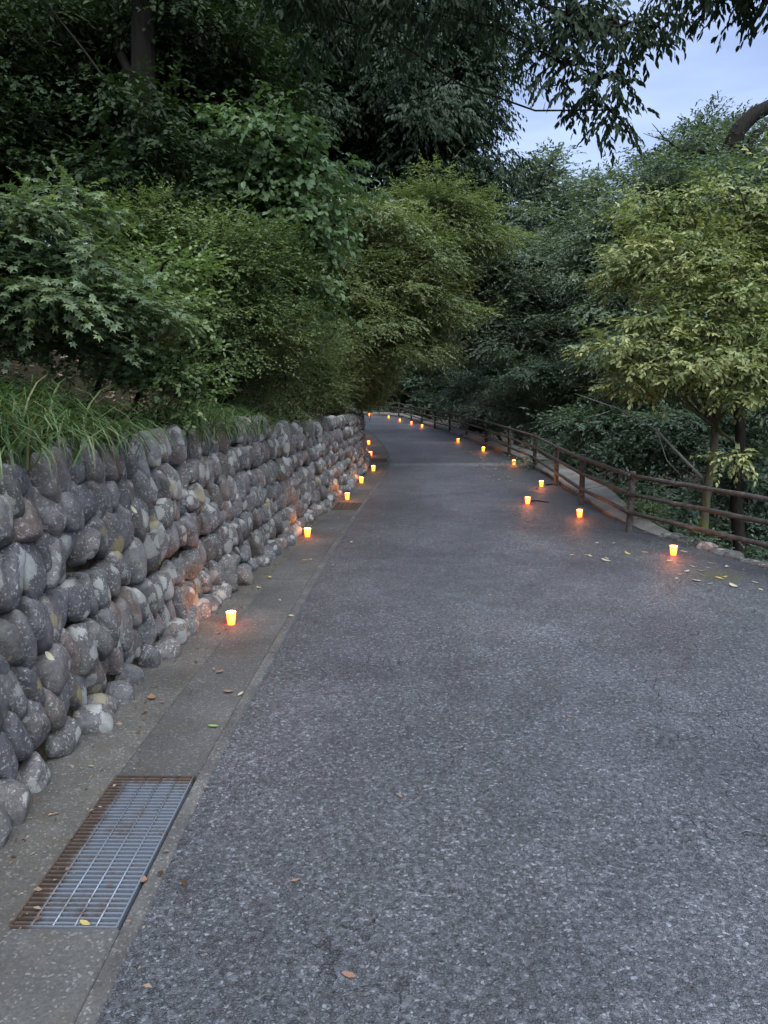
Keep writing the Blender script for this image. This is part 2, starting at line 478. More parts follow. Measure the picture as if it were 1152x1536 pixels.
M['fallen_green'] = mat_leaf('fallen_leaf_green', [(0.20, 0.30, 0.11), (0.20, 0.30, 0.11)], 0.2, 0.5, 0.3)

# ------------------------------------------------------------------ lines of the lane (x at each y)
def line(knots):
    ys = np.array([k[0] for k in knots], float); xs = np.array([k[1] for k in knots], float)
    g = np.arange(ys[0], ys[-1] + 1e-6, 0.1)
    x = np.interp(g, ys, xs)
    w = np.hanning(17); w /= w.sum()
    xp = np.concatenate([np.full(8, x[0]), x, np.full(8, x[-1])])
    x2 = np.convolve(xp, w, 'valid')
    return lambda y: np.interp(y, g, x2)

EDGE = line([(-12, -1.0), (0, -0.89), (2, -0.87), (3.2, -0.86), (4.1, -0.82), (5.75, -0.73), (7.1, -0.66), (8.5, -0.56), (10.2, -0.42),
             (13, -0.17), (15, 0.02), (17.5, 0.14), (20, 0.14), (23.3, -0.02), (27.2, -0.35), (32, -0.95), (36, -2.0), (40, -4.0), (43, -7), (46, -12), (48, -20)])
WALL = line([(-12, -1.9), (0, -1.72), (3, -1.69), (4.6, -1.61), (6, -1.52), (7.5, -1.34), (9.2, -1.16), (11.6, -0.90), (14, -0.60),
             (16.8, -0.47), (20, -0.56), (24.6, -0.84), (30, -1.6), (34, -2.6), (38, -4.6), (41, -7.5), (44, -13), (46, -20), (48, -30)])
KERB = line([(-12, 8.5), (0, 6.2), (3, 5.4), (5, 4.7), (7.3, 3.92), (8.0, 3.72), (8.75, 3.5), (9.36, 3.34), (10.7, 3.21), (13, 3.27), (15, 3.34),
             (17.8, 3.32), (21, 3.14), (24.6, 2.85), (29.8, 2.3), (33, 1.85), (37, 1.5), (41.4, 0.88), (43.2, -0.8), (45, -2.2), (46.5, -4.5), (48, -9), (50, -20)])
def wall_top(y): return np.interp(y, [0, 3, 6, 9.2, 14, 18, 26, 34, 48], [1.66, 1.62, 1.52, 1.42, 1.25, 1.1, 1.0, 0.85, 0.8])

YS = np.concatenate([np.arange(-12, 30, 0.3), np.arange(30, 48.01, 0.5)])

def strip_mesh(name, left, right, z_left, z_right, mat, cols=6, ys=YS, thick=0.0):
    t = np.linspace(0, 1, cols)
    xl, xr = left(ys), right(ys)
    X = xl[:, None] * (1 - t) + xr[:, None] * t
    Z = np.broadcast_to(z_left * (1 - t) + z_right * t, X.shape)
    Y = np.broadcast_to(ys[:, None], X.shape)
    V = np.stack([X, Y, Z], -1).reshape(-1, 3)
    n = len(ys)
    i, j = np.meshgrid(np.arange(n - 1), np.arange(cols - 1), indexing='ij')
    a = (i * cols + j).ravel()
    F = np.stack([a, a + 1, a + 1 + cols, a + cols], -1)
    return fast_mesh(name, V, F, mat, smooth=True)

# road sheet
road = link('road', strip_mesh('road', EDGE, lambda y: KERB(y) + 0.05, 0.0, 0.0, M['asphalt'], 10))
tag(road, kind='structure')

# gutter beside the wall: a bed, cover slabs with open joints, a concrete edging along the asphalt, an apron up to the wall foot
gut = link('gutter', strip_mesh('gutter', lambda y: EDGE(y) - 0.55, lambda y: EDGE(y) - 0.0, -0.02, -0.02, M['pit'], 3))
tag(gut, kind='structure')
apron = link('wall_apron', strip_mesh('wall_apron', lambda y: WALL(y) - 0.25, lambda y: np.maximum(EDGE(y) - 0.448, WALL(y) - 0.15), 0.05, 0.0075, M['apron'], 4))
tag(apron, kind='structure')
GRATES = [(2.31, 3.33), (10.98, 11.62), (17.7, 18.5)]
rng = np.random.default_rng(11)
def slab(y0, y1, left, right, z, name, parent, mat):
    n = max(2, int((y1 - y0) / 0.3) + 1)
    ys = np.linspace(y0, y1, n)
    xl, xr = left(ys), right(ys)
    V, F = [], []
    for k in range(n):
        V += [(xl[k], ys[k], -0.03), (xl[k], ys[k], z - 0.006), (xl[k] + 0.006, ys[k], z), (xr[k] - 0.006, ys[k], z), (xr[k], ys[k], z - 0.006), (xr[k], ys[k], -0.03)]
    for k in range(n - 1):
        for j in range(5):
            a = k * 6 + j
            F.append((a, a + 1, a + 7, a + 6))
    m = bpy.data.meshes.new(name)
    m.from_pydata(V, [], F + [tuple(range(5, -1, -1)), tuple(range((n - 1) * 6, n * 6))])
    m.materials.append(mat)
    o = link(name, m, parent)
    return o
y = -9.0
while y < 46:
    y1 = y + 2.0
    segs = [(y, y1 - 0.004)]
    for g0, g1 in GRATES:
        ns = []
        for a, b in segs:
            if b < g0 or a > g1: ns.append((a, b))
            else:
                if a < g0 - 0.05: ns.append((a, g0 - 0.004))
                if b > g1 + 0.05: ns.append((g1 + 0.004, b))
        segs = ns
    for a, b in segs:
        slab(a, b, lambda q: EDGE(q) - 0.46, lambda q: EDGE(q) - 0.062, 0.004 + rng.uniform(-0.001, 0.002), 'slab', gut, M['gutter'])
    y = y1
y = -9.0
while y < 46:
    slab(y, y + 1.995, lambda q: EDGE(q) - 0.06, lambda q: EDGE(q) + 0.006, 0.0075 + rng.uniform(-0.001, 0.002), 'edging', gut, M['edge'])
    y += 2.0

# ------------------------------------------------------------------ ground sheet: bank on the wall side, ravine beyond the fence
py_ = np.concatenate([np.arange(-12, 50, 0.5)])
KP = np.stack([KERB(py_), py_], -1); KP = KP[KP[:, 1] <= 49.6]
WP = np.stack([WALL(py_), py_], -1); WP = WP[WP[:, 1] <= 47.6]
def dist_to(P, pl):
    a, b = pl[:-1], pl[1:]
    d = b - a; L = (d ** 2).sum(1)
    out = np.full(len(P), 1e9)
    for i in range(len(a)):
        t = np.clip(((P - a[i]) @ d[i]) / L[i], 0, 1)
        out = np.minimum(out, np.hypot(*(P - a[i] - t[:, None] * d[i]).T))
    return out
def ground_z(X, Y):
    X, Y = np.asarray(X, float), np.asarray(Y, float)
    P = np.stack([X, Y], -1)
    kx = np.where(Y > 49.5, -1e9, KERB(Y)); wx = np.where(Y > 47.5, -1e9, WALL(Y))
    right = X > kx
    left = (X < wx)
    dk, dw = dist_to(P, KP), dist_to(P, WP)
    zr = np.interp(dk, [0, 0.42, 0.6, 1.2, 8, 14, 30, 60, 150, 2500], [-0.09, -0.09, -0.16, -0.55, -4.6, -5.6, -6.0, -3, 14, 40])
    zl = wall_top(Y) + np.interp(dw, [0, 0.2, 0.6, 1.5, 5, 10, 25, 60, 2500], [-1.7, -0.10, 0.06, 0.5, 2.6, 4.6, 9, 15, 40])
    zl = np.where(dw < 0.1, -0.09, zl)
    bump = np.array([mnoise.noise((x * 0.45, y * 0.45, 0.0)) for x, y in P]) * 0.22
    z = np.where(right, zr + bump * np.clip((dk - 0.6) / 2, 0, 1), np.where(left, zl + bump * np.clip((dw - 0.5) / 2, 0, 1), -0.09))
    return z
offs = np.array([0.12, 0.22, 0.34, 0.5, 0.75, 1.05, 1.5, 2.1, 3, 4, 5.5, 7.5, 10, 13, 18, 26, 40, 70, 140, 400, 1000, 2500])
GY = np.concatenate([[-2500, -800, -200, -60, -25], np.arange(-12, 49.6, 0.4), [51, 53, 56, 60, 66, 74, 85, 100, 130, 200, 400, 900, 2500]])
rows = []
for yv in GY:
    w_, k_ = float(WALL(np.clip(yv, -12, 47))), float(KERB(np.clip(yv, -12, 47)))
    if yv > 47: w_, k_ = -26.0, -7.0
    xs = np.concatenate([(w_ - offs)[::-1], np.linspace(w_, k_, 5), k_ + 0.2 + offs])
    rows.append(np.stack([xs, np.full(len(xs), yv)], -1))
GP = np.concatenate(rows)
GZ = ground_z(GP[:, 0], GP[:, 1])
nc = len(rows[0]); nr = len(rows)
i, j = np.meshgrid(np.arange(nr - 1), np.arange(nc - 1), indexing='ij')
a = (i * nc + j).ravel()
ground = link('ground', fast_mesh('ground', np.column_stack([GP, GZ]), np.stack([a, a + 1, a + 1 + nc, a + nc], -1), M['soil'], smooth=True))
tag(ground, kind='structure')
def gz(x, y): return float(ground_z([x], [y])[0])

# ------------------------------------------------------------------ stone wall
wall = link('stone_wall', None)
wall.empty_display_size = 0.2
wall.location = (WALL(3.0), 3.0, 0)
tag(wall, 'dry-laid retaining wall of rounded grey river stones with lichen, along the gutter', 'wall')
wl_inv = Matrix.Translation(-wall.location)
ysw = np.concatenate([np.arange(-2, 30, 0.3), np.arange(30, 46, 0.5)])
V, F = [], []
prof = [(0.0, -0.06), (-0.05, 0.5), (-0.10, 1.0), (-0.25, 1.0), (-0.6, 0.96)]
for yv in ysw:
    x0, h = float(WALL(yv)) - 0.07, float(wall_top(yv)) - 0.05
    for dx, t in prof:
        V.append((x0 + dx - wall.location.x, yv - 3.0, max(-0.06, t * h)))
for k in range(len(ysw) - 1):
    for q in range(4):
        a0 = k * 5 + q
        F.append((a0, a0 + 1, a0 + 6, a0 + 5))
m = bpy.data.meshes.new('wall_core'); m.from_pydata(V, [], F); m.materials.append(M['mortar'])
m.polygons.foreach_set('use_smooth', np.ones(len(F), dtype=bool))
link('wall_core', m, wall)

def stone_shape(seed, sub):
    bm = bmesh.new()
    bmesh.ops.create_icosphere(bm, subdivisions=sub, radius=1.0)
    rg = random.Random(seed)
    off = Vector((rg.uniform(0, 90), rg.uniform(0, 90), rg.uniform(0, 90)))
    planes = []
    for _ in range(6):
        n_ = Vector((rg.gauss(0, 0.8), rg.gauss(0, 1.3), rg.gauss(0, 0.8))).normalized()
        planes.append((n_, rg.uniform(0.66, 0.92)))
    for v in bm.verts:
        p = v.co.copy()
        q = Vector([math.copysign(abs(c) ** 0.78, c) for c in p])
        q *= 1 + 0.20 * mnoise.noise(p * 0.9 + off) + 0.07 * mnoise.noise(p * 2.3 + off)
        for n_, d_ in planes:
            e = q.dot(n_) - d_
            if e > 0: q -= n_ * e * 0.65
        v.co = q
    return bm
stone_hi, stone_lo, stone_far = [], [], []
for s in range(14):
    bm = stone_shape(s, 4)
    stone_hi.append(bm_mesh('stone', bm, M['stone'], True))
    for sub, store in ((3, stone_lo), (2, stone_far)):
        bm = stone_shape(s, sub)
        vv = np.array([v.co[:] for v in bm.verts]); ff = np.array([[v.index for v in f.verts] for f in bm.faces])
        bm.free()
        store.append((vv, ff))

rg = random.Random(5)
stones = []
# arc-length along the wall
yy_ = np.arange(1.0, 40, 0.02)
arc = np.concatenate([[0], np.cumsum(np.hypot(np.diff(WALL(yy_)), np.diff(yy_)))])
def wall_at(s):
    yv = float(np.interp(s, arc, yy_))
    dx = float(WALL(yv + 0.1) - WALL(yv - 0.1)) / 0.2
    return yv, math.atan2(-dx, 1.0)        # y and heading about Z
NROW = 6
for row in range(NROW):
    s = rg.uniform(0, 0.2)
    while s < arc[-1]:
        yv, head = wall_at(s)
        h = float(wall_top(yv))
        foot = 0.13
        rh = (h - foot) / NROW
        wd = rg.uniform(0.095, 0.185) * (1.06 if row < 3 else 1.0) * (0.9 if yv > 12 else 1.0)
        big = rg.random() < 0.12
        hh = rh * rg.uniform(1.05, 1.32) * (1.12 if big else 1)
        if rg.random() < 0.10: wd, hh = max(wd, 0.22), hh * 0.72
        zc = foot + rh * (row + 0.5) + rg.uniform(-0.018, 0.018) + 0.035 * math.sin(s * 0.9 + row * 1.7)
        if row == NROW - 1: zc += rg.uniform(-0.05, 0.015)
        dp = rg.uniform(0.075, 0.125)
        out = rg.uniform(-0.04, 0.04)
        lean = R(rg.gauss(19, 7)) if rg.random() > 0.10 else R(rg.gauss(0, 45))
        yaw = R(rg.gauss(10, 12))
        stones.append((s + wd / 2, zc, wd, hh, dp, out, lean, yaw))
        s += wd * rg.uniform(0.74, 0.9)
# footing: smaller, rounder, paler stones along the gutter
s = 0.0
while s < arc[-1]:
    wd = rg.uniform(0.12, 0.24)
    stones.append((s + wd / 2, rg.uniform(0.04, 0.10), wd, rg.uniform(0.13, 0.23), rg.uniform(0.10, 0.15), rg.uniform(0.02, 0.10), R(rg.gauss(0, 25)), R(rg.gauss(0, 25))))
    s += wd * rg.uniform(1.0, 1.7)
def stone_matrix(st):
    s, zc, wd, hh, dp, out, lean, yaw = st
    yv, head = wall_at(s)
    x = float(WALL(yv)) - 0.06 * zc + out - 0.045
    # local axes: X out of the wall, Y along it, Z up
    rot = Matrix.Rotation(head, 4, 'Z') @ Matrix.Rotation(yaw, 4, 'Z') @ Matrix.Rotation(lean, 4, 'X') @ Matrix.Rotation(R(-6), 4, 'Y')
    return Matrix.Translation((x, yv, zc)) @ rot @ Matrix.Diagonal((dp, wd * 0.56, hh * 0.53, 1)), yv
stones.sort(key=lambda t: (t[0] if t[0] > 1.2 else 99) - 0.4 * t[2])
allv, allf, allt, nv = [], [], [], 0
count = 0
for st in stones:
    mx, yv = stone_matrix(st)
    if yv < 1.4: continue
    count += 1
    var = rg.randrange(14)
    if count <= 300:
        o = link('stone', stone_hi[var], wall)
        o.matrix_local = wl_inv @ mx
    else:
        vv, ff = (stone_lo if yv < 12 else stone_far)[var]
        m4 = np.array(wl_inv @ mx)
        allv.append(vv @ m4[:3, :3].T + m4[:3, 3]); allf.append(ff + nv); nv += len(vv)
        allt.append(np.full(len(vv), rg.random()))
o = link('stones', fast_mesh('stones', np.concatenate(allv), np.concatenate(allf), M['stone'], np.concatenate(allt), True), wall)
o['kind'] = 'stuff'

# ------------------------------------------------------------------ drain grates
def make_grate(w, l):
    root = link('drain_grate', None)
    root.empty_display_size = 0.1
    bm = bmesh.new()
    t = 0.007
    box_bm(bm, -w / 2, -w / 2 + t, -l / 2, l / 2, -0.03, 0.008)
    box_bm(bm, w / 2 - t, w / 2, -l / 2, l / 2, -0.03, 0.008)
    box_bm(bm, -w / 2 + t, w / 2 - t, -l / 2, -l / 2 + t, -0.03, 0.0075)
    box_bm(bm, -w / 2 + t, w / 2 - t, l / 2 - t, l / 2, -0.03, 0.0075)
    link('frame', bm_mesh('frame', bm, M['steel']), root)
    bm = bmesh.new()
    box_bm(bm, -w / 2 + t, w / 2 - t, -0.005, 0.005, -0.028, 0.003)
    cb = bm_mesh('cross_bar', bm, M['steel'])
    n = int(l / 0.0255)
    for k in range(1, n):
        o = link('cross_bar', cb, root); o.location = (0, -l / 2 + l * k / n, 0)
    tb = Tubes(); tb.add([(0, -l / 2 + t, 0.0045), (0, l / 2 - t, 0.0045)], [0.0042, 0.0042], 6)
    lb = tb.mesh('rod', M['steel'])
    for k in range(1, 5):
        o = link('rod', lb, root); o.location = (-w / 2 + w * k / 5, 0, 0)
    return root
for (g0, g1), lab in zip(GRATES, ['galvanised steel drain grate with rusty brown bars along its wall side, big and close-seen',
                                  'small steel drain grate in front of a glowing paper lantern by the wall',
                                  'dark small drain grate in the gutter where the wall bulges towards the road']):
    yc = (g0 + g1) / 2
    xr = float(EDGE(yc)) - 0.066
    gr = make_grate(0.385 if g0 < 5 else 0.375, g1 - g0)
    gr.location = (xr - 0.195, yc, 0.004)
    gr.rotation_euler.z = math.atan2(-(float(EDGE(yc + 0.4)) - float(EDGE(yc - 0.4))), 0.8)
    tag(gr, lab, 'drain grate', 'drain grates in the gutter')

# ------------------------------------------------------------------ kerb under the fence
kerb = link('kerb', None); kerb.empty_display_size = 0.2
kerb.location = (float(KERB(12)), 12, 0)
tag(kerb, kind='structure')
y = 9.0
kr = random.Random(3)
while y < 47:
    L = 1.7 if y < 40 else 0.9
    y1 = y + L
    n = 5
    bmv, bmf = [], []
    lift = kr.uniform(-0.01, 0.015); shift = kr.uniform(-0.015, 0.015)
    for yv in np.linspace(y + 0.01, y1 - 0.012, n):
        x0 = float(KERB(yv)) + shift
        dx = float(KERB(yv + 0.1) - KERB(yv - 0.1)) / 0.2
        nx, ny = 1 / math.hypot(1, dx), -dx / math.hypot(1, dx)
        wf = float(np.interp(yv, [9.0, 12.0], [0.45, 1.0])); hf = float(np.interp(yv, [9.0, 12.0], [0.15, 1.0]))
        for off, z in ((0, -0.08), (0.0, 0.065 * hf + lift), (0.02, 0.085 * hf + lift), (0.46 * wf, 0.17 * hf + lift), (0.49 * wf, 0.15 * hf + lift), (0.49 * wf, -0.6)):
            bmv.append((x0 + off * nx - kerb.location.x, yv + off * ny - 12, z))
    for k in range(n - 1):
        for q in range(5):
            a0 = k * 6 + q
            bmf.append((a0, a0 + 1, a0 + 7, a0 + 6))
    m = bpy.data.meshes.new('kerb_block')
    m.from_pydata(bmv, [], bmf + [tuple(range(5, -1, -1)), tuple(range((n - 1) * 6, n * 6))])
    m.materials.append(M['kerb'])
    link('kerb_block', m, kerb)
    y = y1
# rough low stones edging the nearer verge
y = 4.2
while y < 9.3:
    x0 = float(KERB(y)) + 0.16
    o = link('edging_stone', stone_hi[kr.randrange(14)], kerb)
    L = kr.uniform(0.17, 0.34)
    o.location = (x0 - kerb.location.x + kr.uniform(-0.03, 0.03), y - 12, kr.uniform(-0.05, -0.02))
    o.scale = (kr.uniform(0.1, 0.15), L * 0.68, kr.uniform(0.06, 0.10))
    o.rotation_euler = (0, 0, math.atan2(-(float(KERB(y + 0.3)) - float(KERB(y - 0.3))), 0.6))
    y += L

# ------------------------------------------------------------------ fence
POSTS = [(4.85, 5.05), (4.02, 7.08), (3.15, 9.32), (3.10, 11.47), (3.19, 13.6), (3.33, 16.3), (3.22, 19.0), (3.10, 22.5), (2.85, 25.6), (2.5, 28.2), (2.1, 30.7),
         (1.70, 33.4), (1.36, 37.1), (0.82, 41.3), (-0.9, 43.5), (-2.6, 45.6), (-4.9, 47.2)]
fence = link('log_fence', None, loc=(3.15, 9.32, 0)); fence.empty_display_size = 0.2
tag(fence, 'low brown post and three-rail fence of log-look rails, along the kerb', 'fence')
fr = random.Random(8)
FO = np.array((3.15, 9.32, 0))
hts = []
for x, yv in POSTS:
    tb = Tubes()
    h = 0.80 + fr.uniform(-0.02, 0.02); hts.append(h)
    lx, ly = fr.uniform(-0.012, 0.012), fr.uniform(-0.012, 0.012)
    tb.add([(0, 0, -0.25), (0, 0, 0.0), (lx * 0.5, ly * .5, 0.4), (lx, ly, h - 0.02), (lx, ly, h - 0.004), (lx, ly, h)],
           [0.045, 0.045, 0.042, 0.042, 0.037, 0.024], 12, 0.03, fr.randrange(999))
    o = link('post', tb.mesh('post', M['fence']), fence); o.location = (x - FO[0], yv - FO[1], 0)
for k in range(len(POSTS) - 1):
    (xa, ya), (xb, yb) = POSTS[k], POSTS[k + 1]
    d = np.array((xb - xa, yb - ya)); L = np.linalg.norm(d); d /= L
    nrm = np.array((-d[1], d[0]))
    if nrm[0] > 0: nrm = -nrm
    for zr in (0.735, 0.50, 0.265):
        tb = Tubes()
        pts, rad = [], []
        for t in np.linspace(-0.02, 1.02, 8):
            p = np.array((xa, ya)) + d * L * t + nrm * 0.034
            pts.append((p[0] - FO[0], p[1] - FO[1], zr + fr.uniform(-0.004, 0.004)))
            rad.append(0.028 * fr.uniform(0.93, 1.06))
        tb.add(pts, rad, 9, 0.04, fr.randrange(9999))
        link('rail', tb.mesh('rail', M['fence']), fence)

# ------------------------------------------------------------------ paper cup lanterns
def lathe(profile, seg=24):
    bm = bmesh.new()
    rings = []
    for r_, z in profile:
        rings.append([bm.verts.new((r_ * math.cos(2 * math.pi * k / seg), r_ * math.sin(2 * math.pi * k / seg), z)) for k in range(seg)])
    for a_, b_ in zip(rings[:-1], rings[1:]):
        for k in range(seg):
            bm.faces.new((a_[k], a_[(k + 1) % seg], b_[(k + 1) % seg], b_[k]))
    return bm, rings
bm, rg_ = lathe([(0.029, 0.004), (0.0395, 0.106), (0.0405, 0.108), (0.0405, 0.110), (0.039, 0.1105), (0.038, 0.107), (0.028, 0.006)])
bm.faces.new(rg_[-1]); bm.faces.new(list(reversed(rg_[0])))
cup_m = bm_mesh('paper_cup', bm, M['paper'], True)
bm, rg_ = lathe([(0.018, 0.007), (0.018, 0.028), (0.016, 0.030), (0.003, 0.029)], 16)
bm.faces.new(rg_[-1]); bm.faces.new(list(reversed(rg_[0])))
wax_m = bm_mesh('candle', bm, M['wax'], True)
bm, rg_ = lathe([(0.002, 0.032), (0.0055, 0.040), (0.006, 0.046), (0.004, 0.056), (0.001, 0.066)], 10)
bm.faces.new(rg_[-1]); bm.faces.new(list(reversed(rg_[0])))
flame_m = bm_mesh('flame', bm, M['flame'], True)
LANTERNS = [
    ((-1.21, 5.62), 'glowing paper cup lantern on the gutter slabs, first beyond the large drain grate'),
    ((-0.95, 8.99), 'glowing paper cup lantern by the wall foot, second beyond the large drain grate'),
    ((-0.60, 11.94), 'glowing paper cup lantern standing just behind the small drain grate'),
    ((-0.43, 13.96), 'glowing paper cup lantern tucked under the bulging wall, one past the small grate'),
    ((-0.23, 15.88), 'glowing paper cup lantern on the gutter beside the pale seam in the asphalt'),
    ((-0.35, 19.24), 'glowing paper cup lantern on the gutter just past the dark small grate'),
    ((-0.47, 22.77), 'glowing paper cup lantern where the wall starts bending away, second past the dark grate'),
    ((-0.76, 26.48), 'glowing paper cup lantern last along the gutter before the wall disappears round the bend'),
    ((-1.89, 44.92), 'tiny glowing lantern half lost under overhanging leaves at the very end of the lane'),
    ((-0.85, 43.11), 'tiny glowing lantern at the outer bend, one before the very end of the lane'),
    ((0.25, 39.89), 'tiny glowing lantern below the fence at the start of the outer bend'),
    ((0.78, 36.48), 'tiny glowing lantern by the fence, fourth from the very end of the lane'),
    ((1.26, 34.15), 'tiny glowing lantern by the fence, fifth from the very end of the lane'),
    ((1.62, 31.61), 'tiny glowing lantern by a fence post, sixth from the very end of the lane'),
    ((2.38, 23.80), 'small glowing lantern standing alone by the kerb past a long gap in the row'),
    ((2.76, 20.55), 'small glowing lantern directly in front of a fence post beside scattered pale leaves'),
    ((3.03, 17.18), 'glowing paper cup lantern by the kerb just past the pale seam in the asphalt'),
    ((2.90, 13.50), 'glowing paper cup lantern by the kerb with a dark stick lying beyond it'),
    ((2.27, 11.54), 'glowing paper cup lantern standing out on the asphalt with a twig behind it'),
    ((2.79, 10.37), 'glowing paper cup lantern at the foot of a dark fence post'),
    ((3.22, 8.02), 'glowing paper cup lantern under the fence rails beside scattered leaves and moss'),
]
lr = random.Random(4)
for (x, yv), lab in LANTERNS:
    e = link('paper_lantern', None, loc=(x, yv, 0.006 if yv < 30 and x < 0.2 else 0.0))
    e.empty_display_size = 0.05
    e.rotation_euler = (lr.uniform(-0.03, 0.03), lr.uniform(-0.03, 0.03), lr.uniform(0, 6))
    sc_ = lr.uniform(0.93, 1.06); e.scale = (sc_, sc_, lr.uniform(0.95, 1.04))
    tag(e, lab, 'lantern', 'candle lanterns lining the lane')
    c = link('paper_cup', cup_m, e)
    link('candle', wax_m, e); link('flame', flame_m, e)
    pl = bpy.data.lights.new('candle_light', 'POINT')
    pl.energy = 1.2; pl.color = (1.0, 0.37, 0.09); pl.shadow_soft_size = 0.035
    po = link('candle_light', pl, e); po.location = (0, 0, 0.125)

# ------------------------------------------------------------------ foliage
def unit(v): return v / (np.linalg.norm(v, axis=-1, keepdims=True) + 1e-9)

def leaf_verts(P, D, N, L, W, shape):
    """Vectorised leaves: P base points, D along the leaf, N face normal; returns verts, faces."""
    n = len(P)
    D = unit(D); N = unit(N - (N * D).sum(1, keepdims=True) * D); S = np.cross(D, N)
    L = L[:, None]; W = W[:, None]
    if shape == 'rhomb':
        v = np.stack([P, P + D * L * 0.45 + S * W * 0.5 + N * W * 0.16, P + D * L, P + D * L * 0.45 - S * W * 0.5 + N * W * 0.16], 1)
        f = np.array([[0, 1, 2], [0, 2, 3]])
    elif shape == 'oval':
        curl = N * L
        v = np.stack([P, P + D * L * 0.30 + S * W * 0.46 + N * W * 0.14, P + D * L * 0.68 + S * W * 0.40 + N * W * 0.10,
                      P + D * L - curl * 0.10, P + D * L * 0.68 - S * W * 0.40 + N * W * 0.10, P + D * L * 0.30 - S * W * 0.46 + N * W * 0.14,
                      P + D * L * 0.5], 1)
        f = np.array([[0, 1, 6], [1, 2, 6], [2, 3, 6], [3, 4, 6], [4, 5, 6], [5, 0, 6]])
    elif shape == 'star':
        vs_, f = [P + D * L * 0.22], []
        for q, (ang, ln) in enumerate(((-105, 0.62), (-55, 0.85), (0, 1.0), (55, 0.85), (105, 0.62))):
            a_ = R(ang)
            dd = D * math.cos(a_) + S * math.sin(a_); ss = -D * math.sin(a_) + S * math.cos(a_)
            c0 = P + D * L * 0.22
            vs_ += [c0 + dd * L * 0.30 * ln + ss * W * 0.16, c0 + dd * L * 0.78 * ln - N * L * 0.10, c0 + dd * L * 0.30 * ln - ss * W * 0.16]
            b = 1 + q * 3
            f += [[0, b + 2, b], [b, b + 2, b + 1]]
        v = np.stack(vs_, 1); f = np.array(f)
    k = v.shape[1]
    F_ = (np.arange(n)[:, None, None] * k + f[None]).reshape(-1, 3)
    return v.reshape(-1, 3), F_, k

LEAFCOUNT = {}
def foliage(seed, lobes, rc, lps, Ls, L, W, shape='rhomb', flat=0.5, droop=0.3, cov=1.5, shell=0.55, up=1.0, tint_spread=0.28, hang=0.0, core=0.35):
    """lobes: (centre, (rx,ry,rz)). Clumps over each lobe, sprays in each clump, leaves along each spray."""
    rg = np.random.default_rng(seed)
    C, O, CR = [], [], []
    tot_area = 0.0
    for c, r in lobes:
        r = np.array(r, float)
        area = 4 * math.pi * ((r[0] * r[1]) ** 1.6 / 3 + (r[0] * r[2]) ** 1.6 / 3 + (r[1] * r[2]) ** 1.6 / 3) ** (1 / 1.6)
        n = max(3, int(1.15 * area / (rc * rc * 2.2)))
        tot_area += area
        u = unit(rg.normal(size=(n, 3)))
        rad = shell + (1 - shell) * rg.random(n) ** 0.6
        rad *= 1 + 0.24 * rg.normal(size=n)
        C.append(np.array(c) + u * rad[:, None] * r); O.append(u * (1, 1, 0.45)); CR.append(rc * rg.uniform(0.6, 1.35, n))
    C, O, CR = np.concatenate(C), unit(np.concatenate(O)), np.concatenate(CR)
    n = len(C)
    ct = rg.random(n)                                   # each clump has its own age of leaf
    la = L * W * {'rhomb': 0.5, 'oval': 0.66, 'star': 0.33}[shape]
    spc = max(3, int(round(cov * tot_area / la / n / lps)))
    ns = n * spc
    ci = np.repeat(np.arange(n), spc)
    q = unit(rg.normal(size=(ns, 3))) * (rg.random(ns) ** 0.4)[:, None]
    q[:, 2] *= flat
    S0 = C[ci] + q * CR[ci][:, None]
    dr = O[ci] * 0.8 + rg.normal(size=(ns, 3)) * (0.65, 0.65, 0.3) + q * 0.8
    dr[:, 2] -= droop * rg.uniform(0.4, 1.4, ns)
    dr = unit(dr)
    nl = ns * lps
    si = np.repeat(np.arange(ns), lps)
    t = np.tile((np.arange(lps) + 0.5) / lps, ns) + rg.uniform(-0.04, 0.04, nl)
    lsp = Ls * rg.uniform(0.7, 1.25, ns)[si]
    P = S0[si] + dr[si] * (t * lsp)[:, None]
    P[:, 2] -= droop * 0.35 * lsp * t * t
    upv = np.array((0, 0, 1.0))
    side = unit(np.cross(dr, upv) + 1e-4)[si] * np.where(np.arange(nl) % 2 == 0, 1, -1)[:, None]
    a_ = rg.uniform(0.45, 1.25, nl)[:, None] * (1 - 0.55 * t[:, None])
    D = dr[si] * np.cos(a_) + side * np.sin(a_) + rg.normal(size=(nl, 3)) * 0.20
    D[:, 2] -= droop * 0.55 + hang * rg.uniform(0.6, 1.4, nl)
    N = upv * up + rg.normal(size=(nl, 3)) * 0.42 + O[ci][si] * 0.35
    ll = L * rg.uniform(0.65, 1.25, nl); ww = W * rg.uniform(0.75, 1.2, nl)
    V, F_, k = leaf_verts(P, D, N, ll, ww, shape)
    tint = np.clip(ct[ci][si] * 0.75 + 0.12 + rg.normal(size=nl) * tint_spread * 0.6, 0, 1)
    T = np.repeat(tint, k)
    if core:                                            # larger low-tint filler leaves, added to block gaps and darken the crown
        for c, r in lobes:
            r = np.array(r, float)
            ar = 4 * math.pi * (r[0] * r[1] * r[2]) ** (2 / 3)
            cl = max(1.5 * L, 0.06)
            n2 = min(9000, int(core * ar * 1.3 / (cl * cl * 0.35)))
            pc = np.array(c) + unit(rg.normal(size=(n2, 3))) * (rg.random(n2) ** 0.5 * 0.64)[:, None] * r
            v2, f2, k2 = leaf_verts(pc, rg.normal(size=(n2, 3)), rg.normal(size=(n2, 3)) + (0, 0, 0.6), cl * rg.uniform(0.6, 1.2, n2), cl * 0.7 * rg.uniform(0.6, 1.2, n2), 'rhomb')
            F_ = np.concatenate([F_, f2 + len(V)]); V = np.concatenate([V, v2]); T = np.concatenate([T, np.repeat(rg.random(n2) * 0.4, k2)])
    LEAFCOUNT[seed] = len(F_)
    return V, F_, T, C

